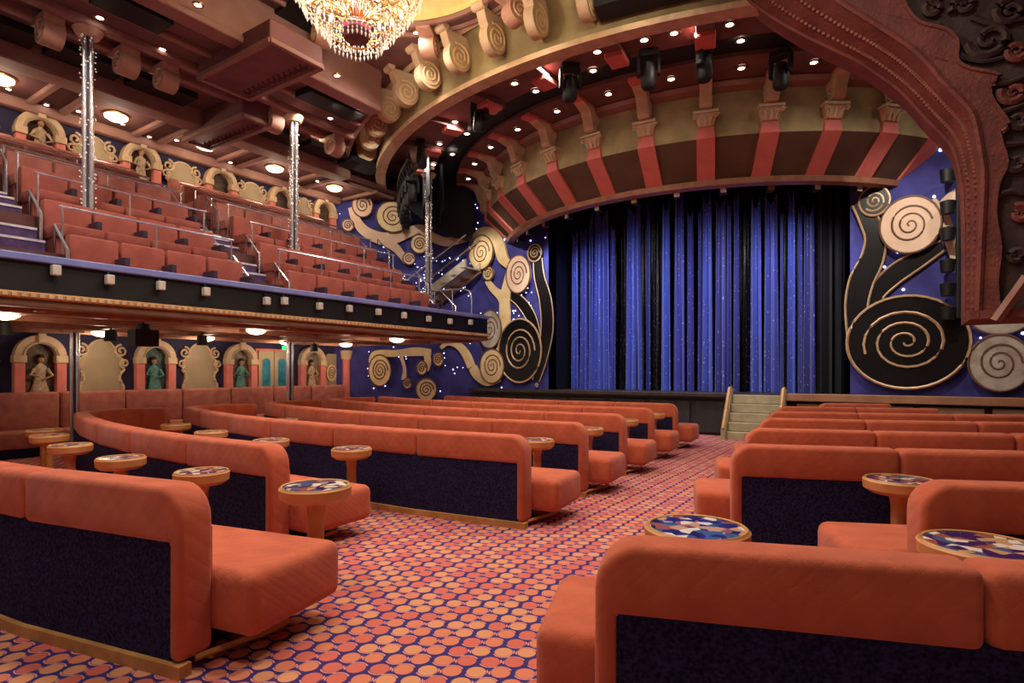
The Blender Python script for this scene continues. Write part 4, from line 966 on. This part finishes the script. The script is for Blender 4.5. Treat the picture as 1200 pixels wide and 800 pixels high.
for k in range(220):
    g = random.uniform(0, 6.28); z = random.uniform(.5, 1.3); r_ = random.uniform(.1, .25 + .55 * z); drop(r_ * math.cos(g), r_ * math.sin(g), z, .016, .06)
stuff(mb.build('crystal_drops', 'crystal', ch))
for z in (.7, 1.2):
    l = lamp('POINT', (0, 0, z), 85, (1, .9, .74), .25); l.parent = ch

# ================================================================== lamps over the stage
def moving_head(p, label, s=1, aim=0):
    o = thing('stage_spotlight', label, 'spotlight', p, aim, 'black spotlights in the round ceiling'); o.scale = (s, s, s)
    MB().box(-.16, .16, -.1, .1, -.12, 0).build('yoke_base', 'dark', o, bevel=.02)
    for sx in (-1, 1): MB().box(sx * .17 - .025, sx * .17 + .025, -.06, .06, -.42, -.08).build('yoke_arm', 'dark', o, bevel=.01)
    MB().lathe([(.001, -.2), (.1, -.22), (.13, -.4), (.13, -.6), (.1, -.64), (.001, -.62)], (0, 0), 14).build('lamp_head', 'black', o, smooth=True)
for i, (px, py, l) in enumerate(((562, 118, 'black spotlight near the left of the round ceiling'), (668, 76, 'black spotlight below the second corbel gap'), (825, 50, 'black spotlight at the middle of the round ceiling'), (494, 165, 'black spotlight under the left end of the ring'), (915, 60, 'black spotlight beside the red arch'), (760, 60, 'black spotlight left of the middle one'))):
    p = at(px, py, z=6.98); moving_head(p, l, 1.0, i * .7)
# black curved truss with lamps under the left end of the ring
tr2 = thing('lighting_truss', 'black curved lighting truss hung under the left of the ring', 'truss', pol(-48, 8.9, 6.6))
B0 = pol(-48, 8.9, 6.6)
for dr_, dz in ((0, 0), (.3, 0), (.15, -.3)):
    MB().tube([pol(a, 8.75 + dr_, 6.45 + dz) - B0 for a in range(-53, -29, 3)], .035, 6).build('chord', 'dark', tr2, smooth=True)
for a in range(-53, -32, 2):
    MB().tube([pol(a, 8.75, 6.45) - B0, pol(a + 1, 8.9, 6.15) - B0, pol(a + 2, 9.05, 6.45) - B0], .016, 4).build('brace', 'dark', tr2)
for r_, z0, z1, a0, a1 in ((7.9, 5.75, 7.05, -55, -40), (8.8, 5.65, 6.95, -53, -38), (8.35, 5.9, 7.0, -54, -36)):  # dark sheets added to fill the black zone under the ring
    MB().lathe([(r_, z0 - 6.6), (r_ + .03, z1 - 6.6), (r_ + .06, z1 - 6.6), (r_ + .03, z0 - 6.6)], (CX - B0.x, CY - B0.y), 24, a0, a1, True).build('dark_sheet', 'backcloth', tr2)
PC2 = Plane(tuple((PC.w(0, 0, .55))[:2]), tuple((PC.w(PC.len, 0, .55))[:2]))
q = [PC2.w(*PC2.px(x, y)) - B0 for x, y in ((457, 185), (466, 228), (485, 250), (508, 266), (530, 278), (553, 284), (556, 240), (540, 190), (505, 150), (470, 150))]
MB().prism(q, PC.n * .05).build('dark_sheet', 'backcloth', tr2)  # flat dark sheet added to blacken the gap facing the camera
for i, a in enumerate((-52, -49, -46, -43, -40, -37, -34)):
    moving_head(pol(a, 8.9, 6.15), f'black spotlight on the curved truss, {ORD[i]} from its far end', .9, a)
# little square lamps under the rim of the drum
for i in range(13):
    a = -54 + i * 9; p = pol(a, 5.7, 5.34)
    o = thing('rim_lamp', f'small square lamp under the striped frieze rim, {ORD[i]} from the left', 'lamp', p, R(a), 'lamps under the striped frieze rim')
    MB().box(-.02, .02, -.02, .02, -.1, 0).build('hanger', 'dark', o); MB().box(-.07, .07, -.09, .06, -.24, -.1).build('housing', 'dark', o, bevel=.01)
    MB().box(-.055, .055, -.1, -.088, -.225, -.115).build('filter', 'lampwhite' if i % 3 else 'copper', o)
# black lamp pole right of the pale disc
pl_ = thing('lamp_pole', 'black wall pole of stage lamps beside the red arch', 'lamp pole', (.97, 13.68, 2.5))
MB().tube([(0, 0, 0), (0, 0, 2.9)], .04, 8).build('pole', 'dark', pl_, smooth=True)
for z in (.1, 1.4, 2.8): MB().box(-.03, .03, 0, .32, z - .03, z + .03).build('wall_clamp', 'dark', pl_)
for k, z in enumerate((.1, .55, 1.0, 1.6, 2.1, 2.7)):
    MB().lathe([(.001, z - .13), (.11, z - .13), (.13, z + .1), (.001, z + .14)], (-.16, -.02), 10).build('lamp_head', 'black', pl_, smooth=True)
    MB().tube([(0, 0, z), (-.16, 0, z)], .02, 5).build('clamp', 'chrome', pl_)
# floor lamp at the stage edge
o = thing('footlight', 'small pale lamp standing on the left stage edge', 'lamp', at(630, 453, y=14.0) * 1)
o.location = (at(630, 453, y=14.05).x, 14.05, .99)
MB().box(-.07, .07, -.05, .05, 0, .06).build('base', 'dark', o, bevel=.01); MB().lathe([(.001, .05), (.06, .06), (.09, .14), (.05, .2), (.001, .2)], (0, 0), 12).build('lamp_head', 'lampwhite', o, smooth=True)
# spots added to brighten the scroll ornaments on the star walls
for src, tgt, e_, ang in ((pol(-26, 8.2, 6.2), PLft.w(*PLft.px(588, 335), .1), 420, 48), (pol(-26, 8.2, 6.2), PLft.w(*PLft.px(570, 297), .1), 300, 14),
                          (Vector((-8.6, 7.6, 6.5)), PC.w(*PC.px(455, 262), .1), 260, 40), (pol(34, 8.2, 6.2), PRgt.w(*PRgt.px(1070, 300), .1), 300, 60)):
    lamp('SPOT', src, e_, (1, .92, .78), .06, tgt, ang, .7)
for a in (-36, -18, 0, 18, 36):  # front light on the curtain from the lamps under the frieze rim
    p = pol(a, 5.6, 5.0); lamp('SPOT', p, 150, (.86, .88, 1), .15, (p.x * .7 - 4.5 * .3, 15.2, 2.0), 120, .9)
# small lamps on the gold ring; spots added in open air light its corbels
for i, a in enumerate((-32.5, -22.5, -12.5, -2.5, 7.5)):
    p = pol(a, 10.25, 7.38); downlight(p, f'small warm lamp among the ring corbels, {ORD[i]} from the left', 'lamps among the ring corbels', .8)
    q = pol(a, 11.2, 6.6); lamp('SPOT', q, 26, (1, .86, .6), .08, pol(a, 9.7, 7.0), 130, .9)
